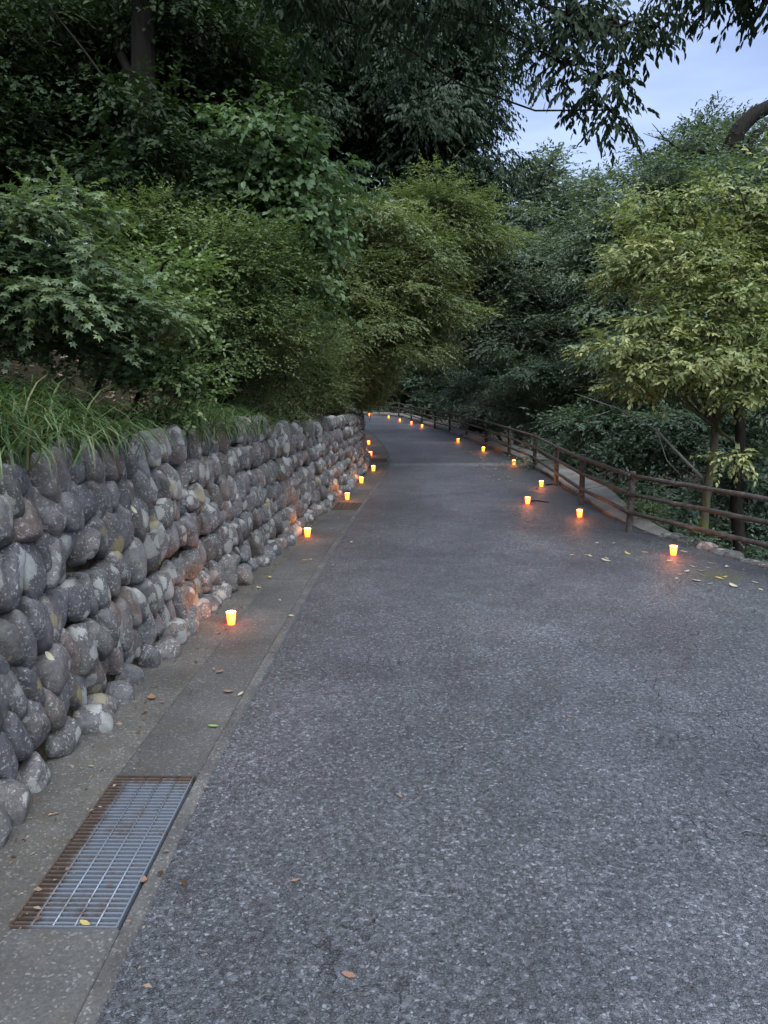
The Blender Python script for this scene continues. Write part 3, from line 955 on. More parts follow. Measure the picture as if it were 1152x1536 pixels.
def curve_pts(a, b, n, wob, rg, sag=0.0):
    a, b = np.array(a, float), np.array(b, float)
    t = np.linspace(0, 1, n)
    p = a + (b - a) * t[:, None]
    L = np.linalg.norm(b - a)
    w = np.cumsum(rg.normal(size=(n, 3)), 0) * wob * L / n
    w -= w[-1] * t[:, None]
    w -= w[0] * (1 - t)[:, None]
    p = p + w
    p[:, 2] += sag * L * 4 * t * (1 - t)
    return p

def tree(name, label, cat, base, lobes, leaf, bark, r0, spec, seed, group=None, stem=None, stems=1, twigs=True, twig_r=0.010, limb=0.45):
    """Thing > trunk (with limbs) + crown. base is (x, y, z); lobes are in world coordinates."""
    base = np.array(base, float)
    e = link(name, None, loc=base.tolist()); e.empty_display_size = 0.3
    tag(e, label, cat, group)
    lob = [(np.array(c) - base, r) for c, r in lobes]
    V, F_, T, C = foliage(seed, lob, **spec)
    rg = np.random.default_rng(seed + 1000)
    tb = Tubes()
    cen = np.mean([c for c, _ in lob], 0)
    low = min(c[2] - r[2] * 0.5 for c, r in lob)
    fork = np.array(stem, float) - base if stem is not None else np.array((cen[0] * 0.55, cen[1] * 0.55, max(0.25, min(cen[2] * 0.55, low if low > 0.5 else cen[2] * 0.5))))
    for s_ in range(stems):
        off = rg.normal(size=3) * (0.12, 0.12, 0) * (s_ > 0)
        tp = curve_pts(off + (0, 0, -0.25), fork + off * 2.0, 7, 0.10, rg)
        tb.add(tp, np.linspace(r0 * 1.15, r0 * 0.72, 7) * (1 if s_ == 0 else 0.7), 10, 0.07, seed)
    for c, r in lob:
        lp = curve_pts(fork, c, 7, 0.22, rg, 0.05)
        tb.add(lp, np.linspace(r0 * limb, max(0.008, r0 * limb * 0.2), 7), 7, 0.06, seed)
    if twigs:
        cc = [c for c, _ in lob]
        for p in C[:: (1 if len(C) < 220 else 2)]:
            k = int(np.argmin([np.linalg.norm(p - c) for c in cc]))
            tb.add(curve_pts(cc[k], p, 4, 0.2, rg), [twig_r * 1.6, twig_r * 1.3, twig_r, twig_r * 0.45], 4, 0, 0, cap=False)
    link('trunk', tb.mesh('trunk', bark), e)
    link('crown', fast_mesh('crown', V, F_, leaf, T), e)
    return e

def copy_tree(root, loc, rotz, scale, label):
    r = root.copy(); COL.objects.link(r)
    r.location = loc; r.rotation_euler = (0, 0, rotz); r.scale = (scale, scale, scale)
    r['label'] = label
    for ch in list(root.children):
        c = ch.copy(); COL.objects.link(c); c.parent = r
    return r

def lobe(px, py, y, rx, rz=None, ry=None):
    """One mass of leaves; radii given in photograph pixels at that distance."""
    s = y / FOC
    return (site(px, py, y), (rx * s, (ry if ry is not None else rx) * s, (rz if rz is not None else rx) * s))

NEAR = dict(rc=0.22, lps=8, Ls=0.22)
# --- wall-side bank, near to far
tree('maple_tree', 'green maple with star-shaped leaves in flat layers above the grass tuft', 'tree', (-3.3, 5.4, gz(-3.3, 5.4)),
     [lobe(20, 320, 4.9, 120, 14, 80), lobe(110, 300, 5.3, 70, 8, 60), lobe(70, 385, 5.0, 130, 16, 90), lobe(30, 440, 4.8, 130, 18, 90), lobe(140, 455, 5.2, 100, 16, 80), lobe(-60, 400, 4.8, 100, 50), lobe(60, 495, 5.0, 120, 16, 70), lobe(120, 520, 5.3, 80, 14, 60)],
     M['maple'], M['bark_dark'], 0.06, dict(rc=0.20, lps=7, Ls=0.24, L=0.056, W=0.056, shape='star', flat=0.2, droop=0.25, cov=1.3, shell=0.2, up=1.3), 21)
tree('leafy_shrub', 'bright small-leaved shrub spreading above the grass at the wall top', 'shrub', (-2.5, 6.0, gz(-2.5, 6.0)),
     [lobe(235, 420, 5.9, 62, 34), lobe(275, 462, 5.8, 45, 22), lobe(185, 455, 5.9, 55, 35)],
     M['shrub'], M['bark_dark'], 0.025, dict(rc=0.16, lps=7, Ls=0.2, L=0.045, W=0.03, shape='oval', flat=0.5, droop=0.1, cov=1.5, shell=0.35, up=1.0), 22)
tree('round_leaf_shrub', 'low rounded shrub of small round leaves on the bank just above the wall', 'shrub', (-2.15, 6.05, gz(-2.15, 6.05)),
     [lobe(245, 548, 5.8, 55, 38), lobe(195, 560, 5.9, 45, 28), lobe(285, 585, 6.0, 35, 25)],
     M['shrub'], M['bark_dark'], 0.025, dict(rc=0.14, lps=7, Ls=0.15, L=0.038, W=0.03, shape='oval', flat=0.7, droop=0.05, cov=1.5, shell=0.45, up=0.9), 23)
tree('dark_shrub', 'dull dark fine-leaved shrub behind the bright shrub on the bank', 'shrub', (-3.0, 8.4, gz(-3.0, 8.4)),
     [lobe(330, 400, 8.2, 90, 80), lobe(260, 350, 8.6, 90, 60), lobe(390, 450, 8.4, 60, 70), lobe(330, 500, 8.0, 80, 60), lobe(200, 400, 8.2, 80, 70)],
     M['fine'], M['bark_dark'], 0.04, dict(rc=0.3, lps=9, Ls=0.26, L=0.045, W=0.022, flat=0.6, droop=0.15, cov=1.5, shell=0.35), 24)
tree('low_thicket', 'brownish twiggy thicket on the bank between the shrubs and the bend', 'shrub', (-2.2, 9.8, gz(-2.2, 9.8)),
     [lobe(345, 555, 9.2, 60, 45), lobe(420, 540, 10.0, 60, 60), lobe(470, 570, 11.5, 50, 45), lobe(400, 480, 10.0, 60, 50)],
     M['fine'], M['bark_dark'], 0.03, dict(rc=0.28, lps=8, Ls=0.26, L=0.045, W=0.02, flat=0.7, droop=0.1, cov=1.5, shell=0.35), 25)
tree('broadleaf_tree', 'young tree with broad mid-green leaves hanging over the bank', 'tree', (-2.9, 10.6, gz(-2.9, 10.6)),
     [lobe(400, 215, 9.2, 75, 45), lobe(445, 280, 9.2, 70, 50), lobe(470, 345, 9.0, 55, 55), lobe(410, 340, 9.4, 70, 60), lobe(445, 420, 9.0, 45, 55), lobe(350, 260, 9.6, 70, 60), lobe(405, 465, 9.0, 28, 20)],
     M['vine'], M['bark_dark'], 0.07, dict(rc=0.26, lps=6, Ls=0.26, L=0.085, W=0.065, shape='oval', flat=0.5, droop=0.35, cov=1.5, shell=0.4, up=0.8, hang=0.15), 26)
tree('feathery_tree', 'feathery yellow-green tree leaning out over the bend of the lane', 'tree', (-2.6, 17.5, gz(-2.6, 17.5)),
     [lobe(545, 330, 16, 90, 40), lobe(610, 380, 16, 95, 45), lobe(640, 450, 16, 65, 45), lobe(560, 440, 15.5, 85, 55), lobe(600, 510, 16, 65, 35), lobe(500, 400, 15, 70, 60),
      lobe(660, 320, 17, 80, 40), lobe(500, 500, 14.5, 70, 55), lobe(645, 500, 16, 32, 25), lobe(700, 350, 17, 55, 40)],
     M['feather'], M['bark_dark'], 0.12, dict(rc=0.42, lps=10, Ls=0.42, L=0.078, W=0.032, flat=0.28, droop=0.3, cov=1.5, shell=0.3, up=1.2), 27)
tree('bend_shrub', 'yellowish bush overhanging the wall where it bends out of sight', 'shrub', (-1.7, 18.0, gz(-1.7, 18.0)),
     [lobe(500, 570, 15.5, 50, 45), lobe(540, 560, 17.5, 45, 40), lobe(560, 520, 18, 45, 40), lobe(470, 530, 14, 50, 45), lobe(548, 590, 19, 32, 18), lobe(500, 605, 17, 28, 18)],
     M['feather'], M['bark_dark'], 0.05, dict(rc=0.32, lps=9, Ls=0.3, L=0.06, W=0.032, flat=0.6, droop=0.3, cov=1.5, shell=0.35), 28)
# --- tall canopy above the bank
OAK = dict(rc=0.7, lps=8, Ls=0.5, L=0.135, W=0.056, flat=0.6, droop=0.55, shell=0.35, up=0.7, hang=0.5)
tree('oak_tree', 'tall dark tree with a thick forked trunk high on the bank', 'tree', (-4.5, 12.4, gz(-4.5, 12.4)),
     [lobe(60, 60, 10, 140, 90), lobe(230, 30, 10, 120, 70), lobe(-60, 180, 9.5, 130, 110), lobe(130, 200, 10.5, 120, 80), lobe(330, 120, 10.5, 110, 80), lobe(30, 270, 9.5, 110, 60), lobe(300, 220, 11, 100, 70), lobe(190, 290, 8.7, 80, 45), lobe(225, 215, 8.7, 60, 40), lobe(150, 120, 10.5, 60, 60), lobe(180, 150, 8.6, 40, 30)],
     M['dark'], M['bark_dark'], 0.30, dict(rc=0.5, lps=8, Ls=0.36, L=0.08, W=0.042, flat=0.4, droop=0.35, cov=1.5, shell=0.3, up=0.9), 31, stem=site(208, 60, 12.2))
tree('evergreen_tree', 'tall evergreen with drooping narrow leaves, standing behind the feathery tree', 'tree', (-4.6, 22.0, gz(-4.6, 22.0)),
     [lobe(520, 60, 20, 120, 90), lobe(640, 70, 20, 120, 90), lobe(600, 190, 20, 120, 80), lobe(680, 175, 20, 62, 80), lobe(500, 190, 20, 100, 80), lobe(705, 262, 20, 40, 40),
      lobe(420, 90, 20, 110, 90), lobe(705, 90, 20, 40, 60), lobe(640, 280, 20, 90, 50)],
     M['oak'], M['bark_dark'], 0.24, {**OAK, 'cov': 1.6}, 32, stem=site(470, 250, 21))
tree('overhanging_tree', 'dark tree whose drooping leafy boughs hang against the open sky above the lane', 'tree', (-3.2, 9.2, gz(-3.2, 9.2)),
     [lobe(640, -30, 8, 100, 60, 90), lobe(745, -25, 8, 80, 45, 60), lobe(850, 25, 8, 66, 45, 50), lobe(930, 40, 8, 62, 45, 50), lobe(895, 115, 8, 44, 40, 40), lobe(915, 165, 8, 30, 30, 30), lobe(845, 95, 8, 34, 26, 35),
      lobe(985, 40, 8, 26, 20, 25), lobe(500, -40, 8.5, 130, 60)],
     M['oak'], M['bark_dark'], 0.16, dict(rc=0.26, lps=8, Ls=0.24, L=0.09, W=0.036, shape='oval', flat=0.7, droop=0.6, cov=0.85, core=0.0, shell=0.3, up=0.5, hang=0.5), 33, stem=site(222, -120, 9.2), limb=0.09)
tree('roadside_oak', 'dark tree with one drooping bough entering over the lane from above the fence', 'tree', (5.3, 6.4, gz(5.3, 6.4)),
     [lobe(1085, -28, 7, 45, 20, 40), lobe(1140, -26, 7, 40, 26, 40), lobe(1220, -40, 7, 70, 50), lobe(1240, -140, 7, 110, 80), lobe(1075, -75, 7, 80, 40)],
     M['oak'], M['bark_dark'], 0.13, dict(rc=0.26, lps=8, Ls=0.24, L=0.09, W=0.036, shape='oval', flat=0.7, droop=0.6, cov=0.85, core=0.0, shell=0.3, up=0.5, hang=0.5), 34, stem=site(1290, 60, 6.9))
# background canopy up the hill
DARK = dict(rc=0.8, lps=9, Ls=0.6, L=0.15, W=0.08, flat=0.5, droop=0.35, shell=0.3, up=0.9)
hb = (-9.0, 19.0, gz(-9.0, 19.0))
hill_tree = tree('hill_tree', 'dark leafy tree up the hillside behind the forked trunk', 'tree', hb,
     [(np.array(hb) + o, r) for o, r in [((0, 0, 9), (3.2, 3.2, 2.6)), ((2.4, -1, 7), (2.4, 2.4, 1.8)), ((-2.5, 0.5, 7.2), (2.4, 2.4, 1.8)), ((0.5, -2, 5), (2.6, 2.2, 1.5)), ((1.4, 1, 11.5), (2.2, 2.2, 1.6)), ((-1.5, -1, 4.2), (2.2, 2.0, 1.3)), ((2.2, 0, 3.2), (2, 2, 1.2))]],
     M['dark'], M['bark_dark'], 0.28, {**DARK, 'cov': 1.25, 'core': 0.0}, 41, group='trees up the hillside')
for x, yv, rz_, sc, lab in [(-5.2, 19.5, 1.2, 0.95, 'dark leafy tree on the hillside between the forked trunk and the drooping evergreen'),
                            (-4.8, 26.0, 4.0, 0.9, 'dark leafy tree on the hillside behind the feathery tree'),
                            (-14.0, 25.0, 5.1, 1.25, 'large dark leafy tree deep up the hillside behind the others'),
                            (-9.0, 31.0, 0.6, 1.2, 'dark leafy tree deep in the wood behind the drooping evergreen'),
                            (-7.0, 12.5, 3.1, 0.8, 'shaded leafy tree close behind the maple on the steep bank'),
                            (-6.5, 40.0, 3.1, 0.85, 'dark leafy tree on the inside of the far bend')]:
    copy_tree(hill_tree, (x, yv, gz(x, yv)), rz_, sc, lab)

# --- ravine side
tree('yellowing_tree', 'yellow-green tree with drooping pointed leaves and a mossy trunk behind the fence', 'tree', (4.20, 9.45, gz(4.20, 9.45)),
     [lobe(1010, 480, 9.6, 75, 45), lobe(1090, 450, 9.6, 90, 60), lobe(950, 530, 9.4, 62, 32), lobe(1060, 545, 9.2, 90, 38), lobe(1140, 515, 9.2, 75, 55), lobe(960, 575, 9.6, 45, 22), lobe(1120, 595, 9.0, 55, 24),
      lobe(1030, 390, 10.5, 110, 55), lobe(1120, 340, 10.5, 90, 70), lobe(960, 400, 11, 70, 40), lobe(1000, 320, 11.5, 75, 38), lobe(1190, 420, 10, 80, 100), lobe(900, 510, 9.6, 22, 16), lobe(1110, 680, 8.9, 18, 16)],
     M['cherry'], M['bark_moss'], 0.062, dict(rc=0.26, lps=7, Ls=0.26, L=0.077, W=0.037, shape='oval', flat=0.2, droop=0.25, cov=0.85, shell=0.25, up=1.3, hang=0.08, core=0.15), 51, stem=site(1072, 640, 9.5), stems=1)
tree('leaning_tree', 'dark leaning trunk beside the mossy one, half hidden by yellowing leaves', 'tree', (5.0, 10.0, gz(5.0, 10.0)),
     [lobe(1180, 300, 11.5, 110, 90), lobe(1200, 560, 10.5, 90, 80), lobe(1120, 720, 10.8, 70, 35)],
     M['under'], M['bark_dark'], 0.085, dict(rc=0.32, lps=8, Ls=0.3, L=0.09, W=0.04, flat=0.4, droop=0.3, cov=1.5, shell=0.3), 52, stem=site(1105, 600, 10.3))
# bare pale branch reaching from the leaning trunk towards the lane
tb = Tubes()
br = np.random.default_rng(2)
bp = [site(1064, 728, 9.5), site(1010, 672, 9.7), site(985, 645, 9.7), site(955, 628, 9.6), site(925, 612, 9.6), site(890, 600, 9.6), site(862, 590, 9.6)]
b0 = np.array(bp[0])
tb.add([p - b0 for p in bp], [0.022, 0.017, 0.015, 0.013, 0.010, 0.007, 0.003], 6, 0.08, 1)
tb.add([bp[2] - b0, site(1000, 690, 9.7) - b0, site(1020, 712, 9.7) - b0], [0.008, 0.006, 0.004], 5)
tb.add([bp[4] - b0, site(900, 622, 9.5) - b0, site(880, 626, 9.4) - b0], [0.006, 0.004, 0.002], 5)
br_o = link('bare_branch', tb.mesh('bare_branch', M['bark_grey']), loc=b0.tolist())
tag(br_o, 'bare pale branch arching from the dark trunks beyond the fence', 'branch')

UND = dict(rc=0.5, lps=9, Ls=0.5, L=0.10, W=0.043, flat=0.22, droop=0.25, shell=0.3, up=1.3)
for sd, (bx, by, pts, lab, mt) in enumerate([
    (6.4, 17.0, [(900, 640, 16, 90, 25), (970, 690, 15, 80, 22), (860, 690, 17, 60, 20), (1010, 640, 15, 60, 30), (950, 745, 14, 80, 25), (1050, 760, 13.5, 70, 30)], 'layered undergrowth bush in the ravine just beyond the nearer fence posts', 'under'),
    (6.6, 22.0, [(830, 560, 21, 85, 28), (900, 590, 21, 80, 26), (780, 600, 23, 60, 30), (870, 640, 20, 80, 30), (820, 650, 21, 50, 22)], 'layered grey-green understorey tree in the ravine under the pale branch', 'under'),
    (6.0, 33.0, [(740, 560, 31, 60, 35), (690, 590, 35, 55, 28), (760, 610, 29, 60, 28), (680, 550, 35, 50, 30), (720, 630, 31, 45, 18)], 'shadowy understorey tree beyond the middle of the fence', 'under'),
    (8.5, 15.5, [(1080, 650, 14.5, 110, 50), (1150, 730, 14, 90, 60), (1120, 800, 13.5, 90, 40), (1000, 560, 16, 90, 60), (1180, 600, 15, 90, 60)], 'dark understorey tree behind the mossy trunk', 'under')]):
    tree('understorey_tree', lab, 'tree', (bx, by, gz(bx, by)), [lobe(a_, b_, c_, d_, e_, d_ * 0.6) for a_, b_, c_, d_, e_ in pts], M[mt], M['bark_dark'], 0.09, {**UND, 'cov': 1.4}, 60 + sd, group='understorey trees in the ravine')
tree('grey_green_tree', 'grey-green leafy tree rising from the ravine beyond the fence bend', 'tree', (7.6, 28.0, gz(7.6, 28.0)),
     [lobe(760, 380, 27, 75, 50), lobe(720, 430, 27, 65, 40), lobe(800, 440, 26, 85, 45), lobe(860, 400, 26, 75, 50), lobe(740, 490, 26, 70, 40), lobe(820, 510, 25, 85, 35), lobe(880, 470, 25, 70, 45), lobe(690, 500, 28, 45, 40), lobe(690, 390, 29, 55, 45)],
     M['mid'], M['bark_dark'], 0.22, dict(rc=0.6, lps=9, Ls=0.5, L=0.125, W=0.055, flat=0.35, droop=0.3, cov=1.5, shell=0.3, up=1.1), 71)
tree('valley_tree', 'green tree filling the slope between the grey-green tree and the yellowing one', 'tree', (9.0, 22.0, gz(9.0, 22.0)),
     [lobe(930, 330, 21, 70, 45), lobe(900, 390, 20, 60, 45), lobe(960, 460, 19, 80, 60), lobe(1010, 290, 21, 70, 40), lobe(1060, 350, 20, 90, 60), lobe(940, 540, 18.5, 70, 40), lobe(1130, 300, 20, 80, 60), lobe(1110, 500, 20, 100, 70), lobe(1180, 420, 21, 90, 80)],
     M['mid'], M['bark_dark'], 0.2, dict(rc=0.5, lps=9, Ls=0.45, L=0.115, W=0.052, flat=0.4, droop=0.35, cov=1.5, shell=0.3, up=1.0), 72)
big = tree('old_tree', 'big old tree with a thick bent bare limb showing against the sky', 'tree', (13.2, 26.0, gz(13.2, 26.0)),
     [lobe(1010, 232, 25, 48, 24), lobe(990, 280, 25, 42, 26), lobe(1055, 205, 26, 38, 28), lobe(1100, 260, 25, 80, 35), lobe(1030, 280, 25, 60, 28), lobe(1150, 235, 27, 60, 36), lobe(1190, 290, 25, 70, 60), lobe(1110, 180, 27, 28, 16)],
     M['mid'], M['bark_dark'], 0.34, dict(rc=0.5, lps=8, Ls=0.5, L=0.13, W=0.06, flat=0.5, droop=0.2, cov=1.5, shell=0.35), 73, stem=site(1112, 330, 25.5))
tb = Tubes()
bo = np.array(big.location)
tb.add([site(*q) - bo for q in [(1112, 330, 24.6), (1104, 270, 24.0), (1096, 225, 23.8), (1108, 195, 23.8), (1130, 172, 23.8), (1160, 156, 23.8), (1200, 150, 23.8)]], [0.34, 0.32, 0.29, 0.24, 0.22, 0.2, 0.15], 10, 0.1, 5)
tb.add([site(*q) - bo for q in [(1096, 228, 23.8), (1075, 232, 23.8), (1050, 228, 23.8), (1030, 236, 24)]], [0.14, 0.11, 0.08, 0.04], 7, 0.08, 6)
tb.add([site(*q) - bo for q in [(1118, 268, 24.0), (1122, 225, 23.9), (1135, 200, 23.9), (1150, 190, 23.9)]], [0.2, 0.17, 0.12, 0.08], 7, 0.08, 7)
tb.add([site(*q) - bo for q in [(1060, 232, 23.9), (1015, 222, 23.9), (995, 205, 23.9), (978, 185, 23.9)]], [0.04, 0.03, 0.02, 0.008], 5, 0.08, 7)
tb.add([site(*q) - bo for q in [(1005, 212, 23.9), (985, 207, 23.9), (965, 200, 23.9)]], [0.02, 0.013, 0.006], 5, 0.08, 7)
link('limb', tb.mesh('limb', M['bark_dark']), big)
# far trees across the ravine
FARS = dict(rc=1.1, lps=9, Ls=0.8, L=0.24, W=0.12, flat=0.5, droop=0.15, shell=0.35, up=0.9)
fb = (10.5, 47.0, gz(10.5, 47.0))
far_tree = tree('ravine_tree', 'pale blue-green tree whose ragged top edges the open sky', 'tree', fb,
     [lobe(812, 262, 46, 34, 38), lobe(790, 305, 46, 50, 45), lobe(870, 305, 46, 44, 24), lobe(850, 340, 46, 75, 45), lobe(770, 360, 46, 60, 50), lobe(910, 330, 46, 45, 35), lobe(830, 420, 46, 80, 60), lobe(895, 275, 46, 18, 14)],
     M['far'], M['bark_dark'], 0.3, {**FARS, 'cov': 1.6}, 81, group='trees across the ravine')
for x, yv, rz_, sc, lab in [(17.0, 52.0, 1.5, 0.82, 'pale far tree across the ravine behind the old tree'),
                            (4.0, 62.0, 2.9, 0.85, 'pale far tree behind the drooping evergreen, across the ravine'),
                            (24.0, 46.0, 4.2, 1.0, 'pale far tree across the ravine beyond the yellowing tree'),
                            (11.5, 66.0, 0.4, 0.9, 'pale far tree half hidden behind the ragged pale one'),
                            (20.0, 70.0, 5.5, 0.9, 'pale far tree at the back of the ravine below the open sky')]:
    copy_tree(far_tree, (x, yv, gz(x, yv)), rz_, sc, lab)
vb = (3.2, 52.0, gz(3.2, 52.0))
bend_tree = tree('bend_tree', 'dark tree filling the view beyond the outer bend of the fence', 'tree', vb,
     [lobe(620, 560, 51, 60, 40), lobe(580, 520, 52, 60, 50), lobe(660, 510, 50, 60, 50), lobe(620, 440, 52, 70, 60), lobe(680, 440, 52, 60, 60), lobe(640, 600, 50, 50, 20), lobe(560, 590, 51, 40, 25)],
     M['under'], M['bark_dark'], 0.3, {**FARS, 'cov': 1.6}, 82, group='trees beyond the bend')
for x, yv, rz_, sc, lab in [(-4.0, 56.0, 1.5, 0.95, 'dark tree beyond the far end of the lane'),
                            (7.0, 40.0, 2.9, 0.62, 'dark small tree below the far stretch of the fence'),
                            (12.0, 34.0, 0.9, 0.7, 'dark small tree deep in the ravine under the grey-green tree')]:
    copy_tree(bend_tree, (x, yv, gz(x, yv)), rz_, sc, lab)

# ------------------------------------------------------------------ grass and litter on the bank
gr = np.random.default_rng(77)
BV, BF, BT = [], [], []
nb = 0
def blade(base, d, L, w, bend):
    global nb
    d = np.array((d[0], d[1], 0.0)); d /= np.linalg.norm(d) + 1e-9
    s = np.array((-d[1], d[0], 0.0))
    n = 6
    t = np.linspace(0, 1, n)
    ang = R(82) - bend * t ** 1.2
    step = L / (n - 1)
    p = np.array(base, float)
    pts = [p]
    for k in range(1, n):
        p = p + step * (d * math.cos(ang[k]) + np.array((0, 0, 1.0)) * math.sin(ang[k])); pts.append(p)
    tw = gr.random()
    for k in range(n):
        ww = w * (1 - t[k] ** 2.2) * 0.5 + 0.0006
        BV.append(pts[k] + s * ww); BV.append(pts[k] - s * ww)
    for k in range(n - 1):
        a_ = nb + 2 * k
        BF.append((a_, a_ + 1, a_ + 3, a_ + 2))
    BT.extend([tw * 0.8 if gr.random() > 0.06 else 1.0] * (2 * n))
    nb += 2 * n
def tuft(x, yv, n, L, spread=0.12):
    z = gz(x, yv) - 0.02
    for _ in range(n):
        a_ = gr.uniform(0, 2 * math.pi)
        dx, dy = math.cos(a_) + 0.75, math.sin(a_) - 0.35
        blade((x + gr.normal() * spread, yv + gr.normal() * spread, z), (dx, dy), L * gr.uniform(0.55, 1.2), gr.uniform(0.008, 0.016), gr.uniform(1.4, 2.9))
for yv in np.arange(3.3, 5.0, 0.16):
    for off in (0.2, 0.4, 0.65):
        tuft(float(WALL(yv)) - off - gr.uniform(0, 0.1), yv + gr.uniform(-0.06, 0.06), 44, 0.58)
for yv in np.arange(5.0, 6.2, 0.2):
    tuft(float(WALL(yv)) - 0.4, yv, 26, 0.34)
for yv in np.arange(6.1, 8.4, 0.16):
    for off in (0.34, 0.6):
        tuft(float(WALL(yv)) - off + 0.1, yv, 42, 0.5)
for yv in np.arange(8.4, 12, 0.35):
    tuft(float(WALL(yv)) - 0.5, yv, 16, 0.25)
grass = link('grass', fast_mesh('grass', np.array(BV), np.array(BF), M['grass'], np.array(BT)))
tag(grass, 'long green grass arching over the top of the stone wall', 'grass', kind='stuff')

def litter(name, n, place, size, seed):
    rg = np.random.default_rng(seed)
    xy = place(rg, n)
    z = ground_z(xy[:, 0], xy[:, 1])
    P = np.column_stack([xy, z + 0.008 + rg.random(n) * 0.02])
    D = rg.normal(size=(n, 3)) * (1, 1, 0.25); N = np.array((0, 0, 1.0)) + rg.normal(size=(n, 3)) * 0.45
    V, F_, k = leaf_verts(P, D, N, size * rg.uniform(0.6, 1.3, n), size * 0.5 * rg.uniform(0.6, 1.2, n), 'rhomb')
    return link(name, fast_mesh(name, V, F_, M['litter'], np.repeat(rg.random(n), k)))
def bank_place(rg, n):
    yv = rg.uniform(3, 22, n); return np.stack([WALL(yv) - 0.3 - rg.random(n) ** 1.5 * 2.4, yv], -1)
def ravine_place(rg, n):
    yv = rg.uniform(5, 24, n); return np.stack([KERB(yv) + 0.35 + rg.random(n) ** 1.4 * 2.2, yv], -1)
tag(litter('leaf_litter', 5200, bank_place, 0.06, 1), 'dry brown leaf litter on the bank above the wall', 'leaf litter', kind='stuff')
tag(litter('leaf_litter', 3000, ravine_place, 0.06, 2), 'dry brown leaf litter on the slope below the fence', 'leaf litter', kind='stuff')

def gutter_bits(n, seed):
    rg = np.random.default_rng(seed)
    yv = 2.0 + 24 * rg.random(n) ** 1.5
    edge = rg.random(n)
    x = np.where(edge < 0.6, WALL(yv) + 0.10 + np.abs(rg.normal(size=n)) * 0.10, np.where(edge < 0.85, EDGE(yv) - 0.46 + rg.normal(size=n) * 0.05, EDGE(yv) + rg.normal(size=n) * 0.08))
    P = np.column_stack([x, yv, np.full(n, 0.016) + rg.random(n) * 0.012])
    D = rg.normal(size=(n, 3)) * (1, 1, 0.15); N = np.array((0, 0, 1.0)) + rg.normal(size=(n, 3)) * 0.3
    sz = 0.010 + 0.03 * rg.random(n) ** 3
    V, F_, k = leaf_verts(P, D, N, sz, sz * rg.uniform(0.25, 0.7, n), 'rhomb')
    return link('leaf_litter', fast_mesh('leaf_litter', V, F_, M['litter'], np.repeat(rg.random(n), k)))
tag(gutter_bits(1500, 3), 'crumbs of dry leaf and twig along the gutter and wall foot', 'leaf litter', kind='stuff')

# small ferny weeds just behind the kerb
tree('verge_weed', 'small pale-leaved weed sprouting behind the kerb under the fence', 'plant', (3.62, 9.9, gz(3.62, 9.9)),
     [((3.66, 9.95, 0.12), (0.22, 0.3, 0.15)), ((3.6, 10.5, 0.1), (0.15, 0.25, 0.12))], M['shrub'], M['bark_dark'], 0.006,
     dict(rc=0.1, lps=5, Ls=0.1, L=0.035, W=0.02, shape='oval', flat=0.6, droop=0.1, cov=0.6, core=0.0, shell=0.4), 91, twig_r=0.002)
tree('verge_weed', 'low dark weed behind the lantern where the kerb stones begin', 'plant', (3.85, 8.6, gz(3.85, 8.6)),
     [((3.8, 8.7, 0.06), (0.25, 0.35, 0.14)), ((4.2, 7.9, 0.0), (0.3, 0.3, 0.14))], M['under'], M['bark_dark'], 0.006,
     dict(rc=0.12, lps=6, Ls=0.12, L=0.04, W=0.022, shape='oval', flat=0.6, droop=0.1, cov=0.6, core=0.0, shell=0.4), 92, twig_r=0.002)

# ------------------------------------------------------------------ fallen leaves and sticks on the road
def leaf_mesh(name, seed, mat, wr=0.5):
    rg = random.Random(seed)
    n = 7
    V, F_ = [], []
    curl, cup = rg.uniform(0.05, 0.28), rg.uniform(0.05, 0.35)
    for k in range(n):
        t = k / (n - 1)
        w = wr * math.sin(math.pi * min(1, t * 0.93 + 0.05)) ** 0.8 * 0.5 * rg.uniform(0.85, 1.1)
        zc = curl * (t - 0.5) ** 2 * 2
        V += [(t - 0.5, w, zc + cup * w), (t - 0.5, 0, zc), (t - 0.5, -w, zc + cup * w * rg.uniform(0.5, 1.2))]
    for k in range(n - 1):
        a_ = 3 * k
        F_ += [(a_, a_ + 1, a_ + 4, a_ + 3), (a_ + 1, a_ + 2, a_ + 5, a_ + 4)]
    m = bpy.data.meshes.new(name)
    m.from_pydata(V, [], F_); m.materials.append(mat)
    m.polygons.foreach_set('use_smooth', np.ones(len(F_), dtype=bool))
    return m
LM = {c: [leaf_mesh('fallen_leaf', 10 * i + k, M['fallen_' + c], 0.35 + 0.12 * k) for k in range(3)] for i, c in enumerate(('pale', 'yellow', 'brown', 'green'))}
fl = random.Random(12)
def fallen(x, yv, c, size, label, group, z=None):
    o = link('fallen_leaf', LM[c][fl.randrange(3)])
    o.location = (x, yv, z if z is not None else 0.004)
    o.scale = (size, size, size)
    o.rotation_euler = (fl.uniform(-0.12, 0.12), fl.uniform(-0.12, 0.12), fl.uniform(0, 6.28))
    tag(o, label, 'leaf', group)
LBL = {'v': ('pale fallen leaf among those scattered round the lantern under the fence rails', 'leaves scattered by the fence lantern'),
       'm': ('small pale fallen leaf in the drift by the kerb beside the pale seam', 'leaf drift by the kerb'),
       'g': ('small fallen leaf lying on the gutter slabs by the wall', 'leaves on the gutter'),
       'r': ('single small leaf lying out on the open asphalt', 'leaves on the open asphalt')}
VERGE = [(1005, 842), (1030, 858), (1041, 851), (1062, 852), (1070, 846), (1056, 864), (1079, 868), (1087, 866), (1045, 872), (1132, 874), (1141, 885), (1115, 855), (1090, 851), (1015, 868),
         (967, 829), (938, 829), (942, 831), (920, 815), (909, 842), (880, 833), (910, 838), (886, 835), (895, 815), (967, 799), (1025, 828), (1052, 857), (1020, 862), (1100, 880), (1066, 876)]
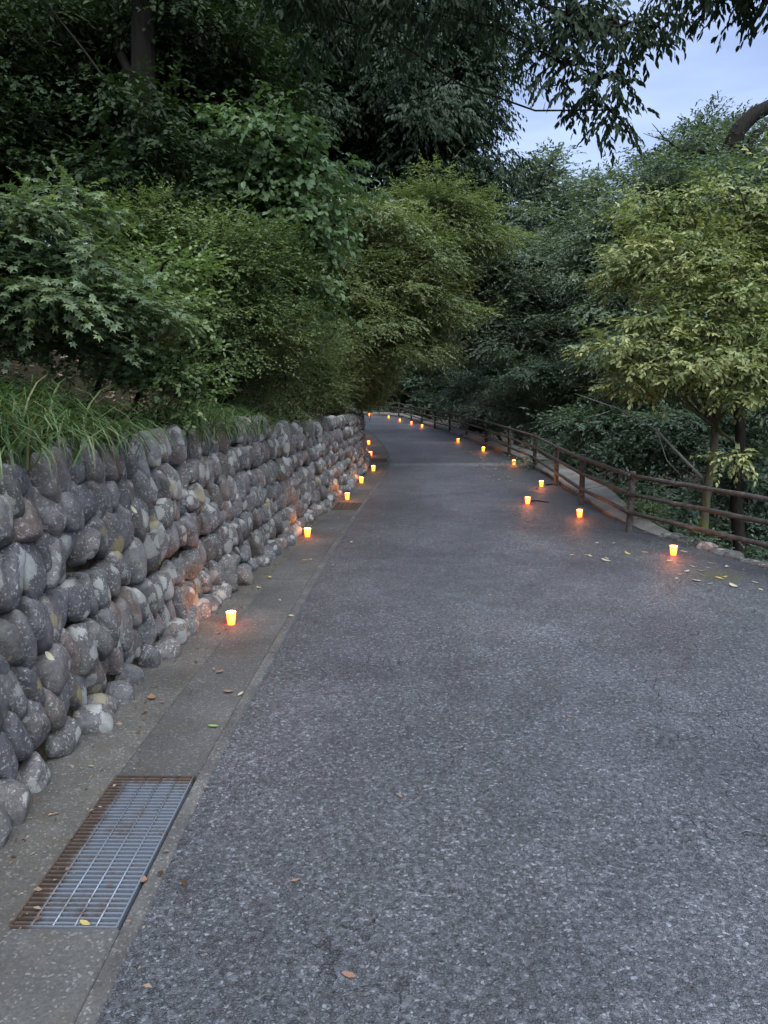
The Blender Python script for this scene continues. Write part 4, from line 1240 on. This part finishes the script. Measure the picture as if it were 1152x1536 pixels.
DRIFT = [(733, 705), (737, 709), (744, 703), (741, 713), (752, 716), (762, 715), (757, 712), (728, 696), (722, 687), (705, 678), (710, 683), (716, 690), (698, 674), (747, 720), (735, 716), (726, 702), (765, 722), (718, 699)]
GUTTER = [(437, 926), (362, 866), (458, 842), (421, 832), (388, 884), (343, 1040), (361, 1044), (327, 952), (508, 778), (530, 778), (527, 815), (497, 795), (405, 868), (330, 1010), (548, 740), (455, 845), (466, 841), (400, 862), (216, 1325), (128, 1390)]
OPEN = [(855, 1076), (600, 1195), (443, 1322), (643, 718), (633, 740), (735, 893), (523, 1464), (790, 860), (677, 805), (575, 772)]
for key, lst, cs, s0 in (('v', VERGE, ('pale', 'yellow', 'pale', 'pale'), 0.088), ('m', DRIFT, ('pale', 'pale', 'pale'), 0.095), ('g', GUTTER, ('pale', 'pale', 'yellow', 'brown'), 0.055), ('r', OPEN, ('yellow', 'pale', 'brown'), 0.04)):
    for px, py in lst:
        x, yv = on_road(px, py)
        fallen(x, yv, fl.choice(cs), s0 * fl.uniform(0.6, 1.25), *LBL[key], z=0.014 if key == 'g' else 0.004)
x, yv = on_road(320, 1092); fallen(x, yv, 'green', 0.062, 'fresh green leaf lying on the gutter edging beyond the large grate', None, 0.014)
x, yv = on_road(228, 1052); fallen(x, yv, 'brown', 0.075, 'curled brown leaf by the wall foot beyond the large grate', None, 0.025)
x, yv = on_road(858, 833); fallen(x, yv, 'pale', 0.075, 'larger pale leaf on the asphalt between two lanterns near the fence', None)
for px, py, lab in ((187, 765, 'white curled leaf caught between stones halfway up the wall'), (47, 985, 'pale round leaf caught between large stones low in the wall')):
    q = site(px, py, 4.55 if px > 100 else 3.35)
    o = link('caught_leaf', LM['pale'][2]); q[0] = float(WALL(q[1])) + 0.11 - 0.06 * q[2]
    o.location = q.tolist(); o.scale = (0.06, 0.06, 0.06); o.rotation_euler = (0.6, 0.9, 0.5)
    tag(o, lab, 'leaf')
def stick(pts, r_, label):
    P = [np.array(p, float) for p in pts]
    tb = Tubes(); tb.add([p - P[0] for p in P], [r_, r_ * 0.9, r_ * 0.6], 6, 0.1, 3)
    tag(link('stick', tb.mesh('stick', M['bark_dark']), loc=P[0].tolist()), label, 'stick')
stick([(2.30, 11.72, 0.016), (2.45, 11.75, 0.02), (2.62, 11.62, 0.014)], 0.014, 'short dark stick behind the lantern that stands out on the asphalt')
stick([(3.02, 13.65, 0.016), (3.14, 13.72, 0.018), (3.27, 13.7, 0.014)], 0.014, 'dark stick on the asphalt against the kerb beyond a lantern')
stick([(2.72, 13.1, 0.01), (2.78, 13.25, 0.012), (2.83, 13.3, 0.01)], 0.009, 'tiny dark twig on the asphalt beside a kerb lantern')
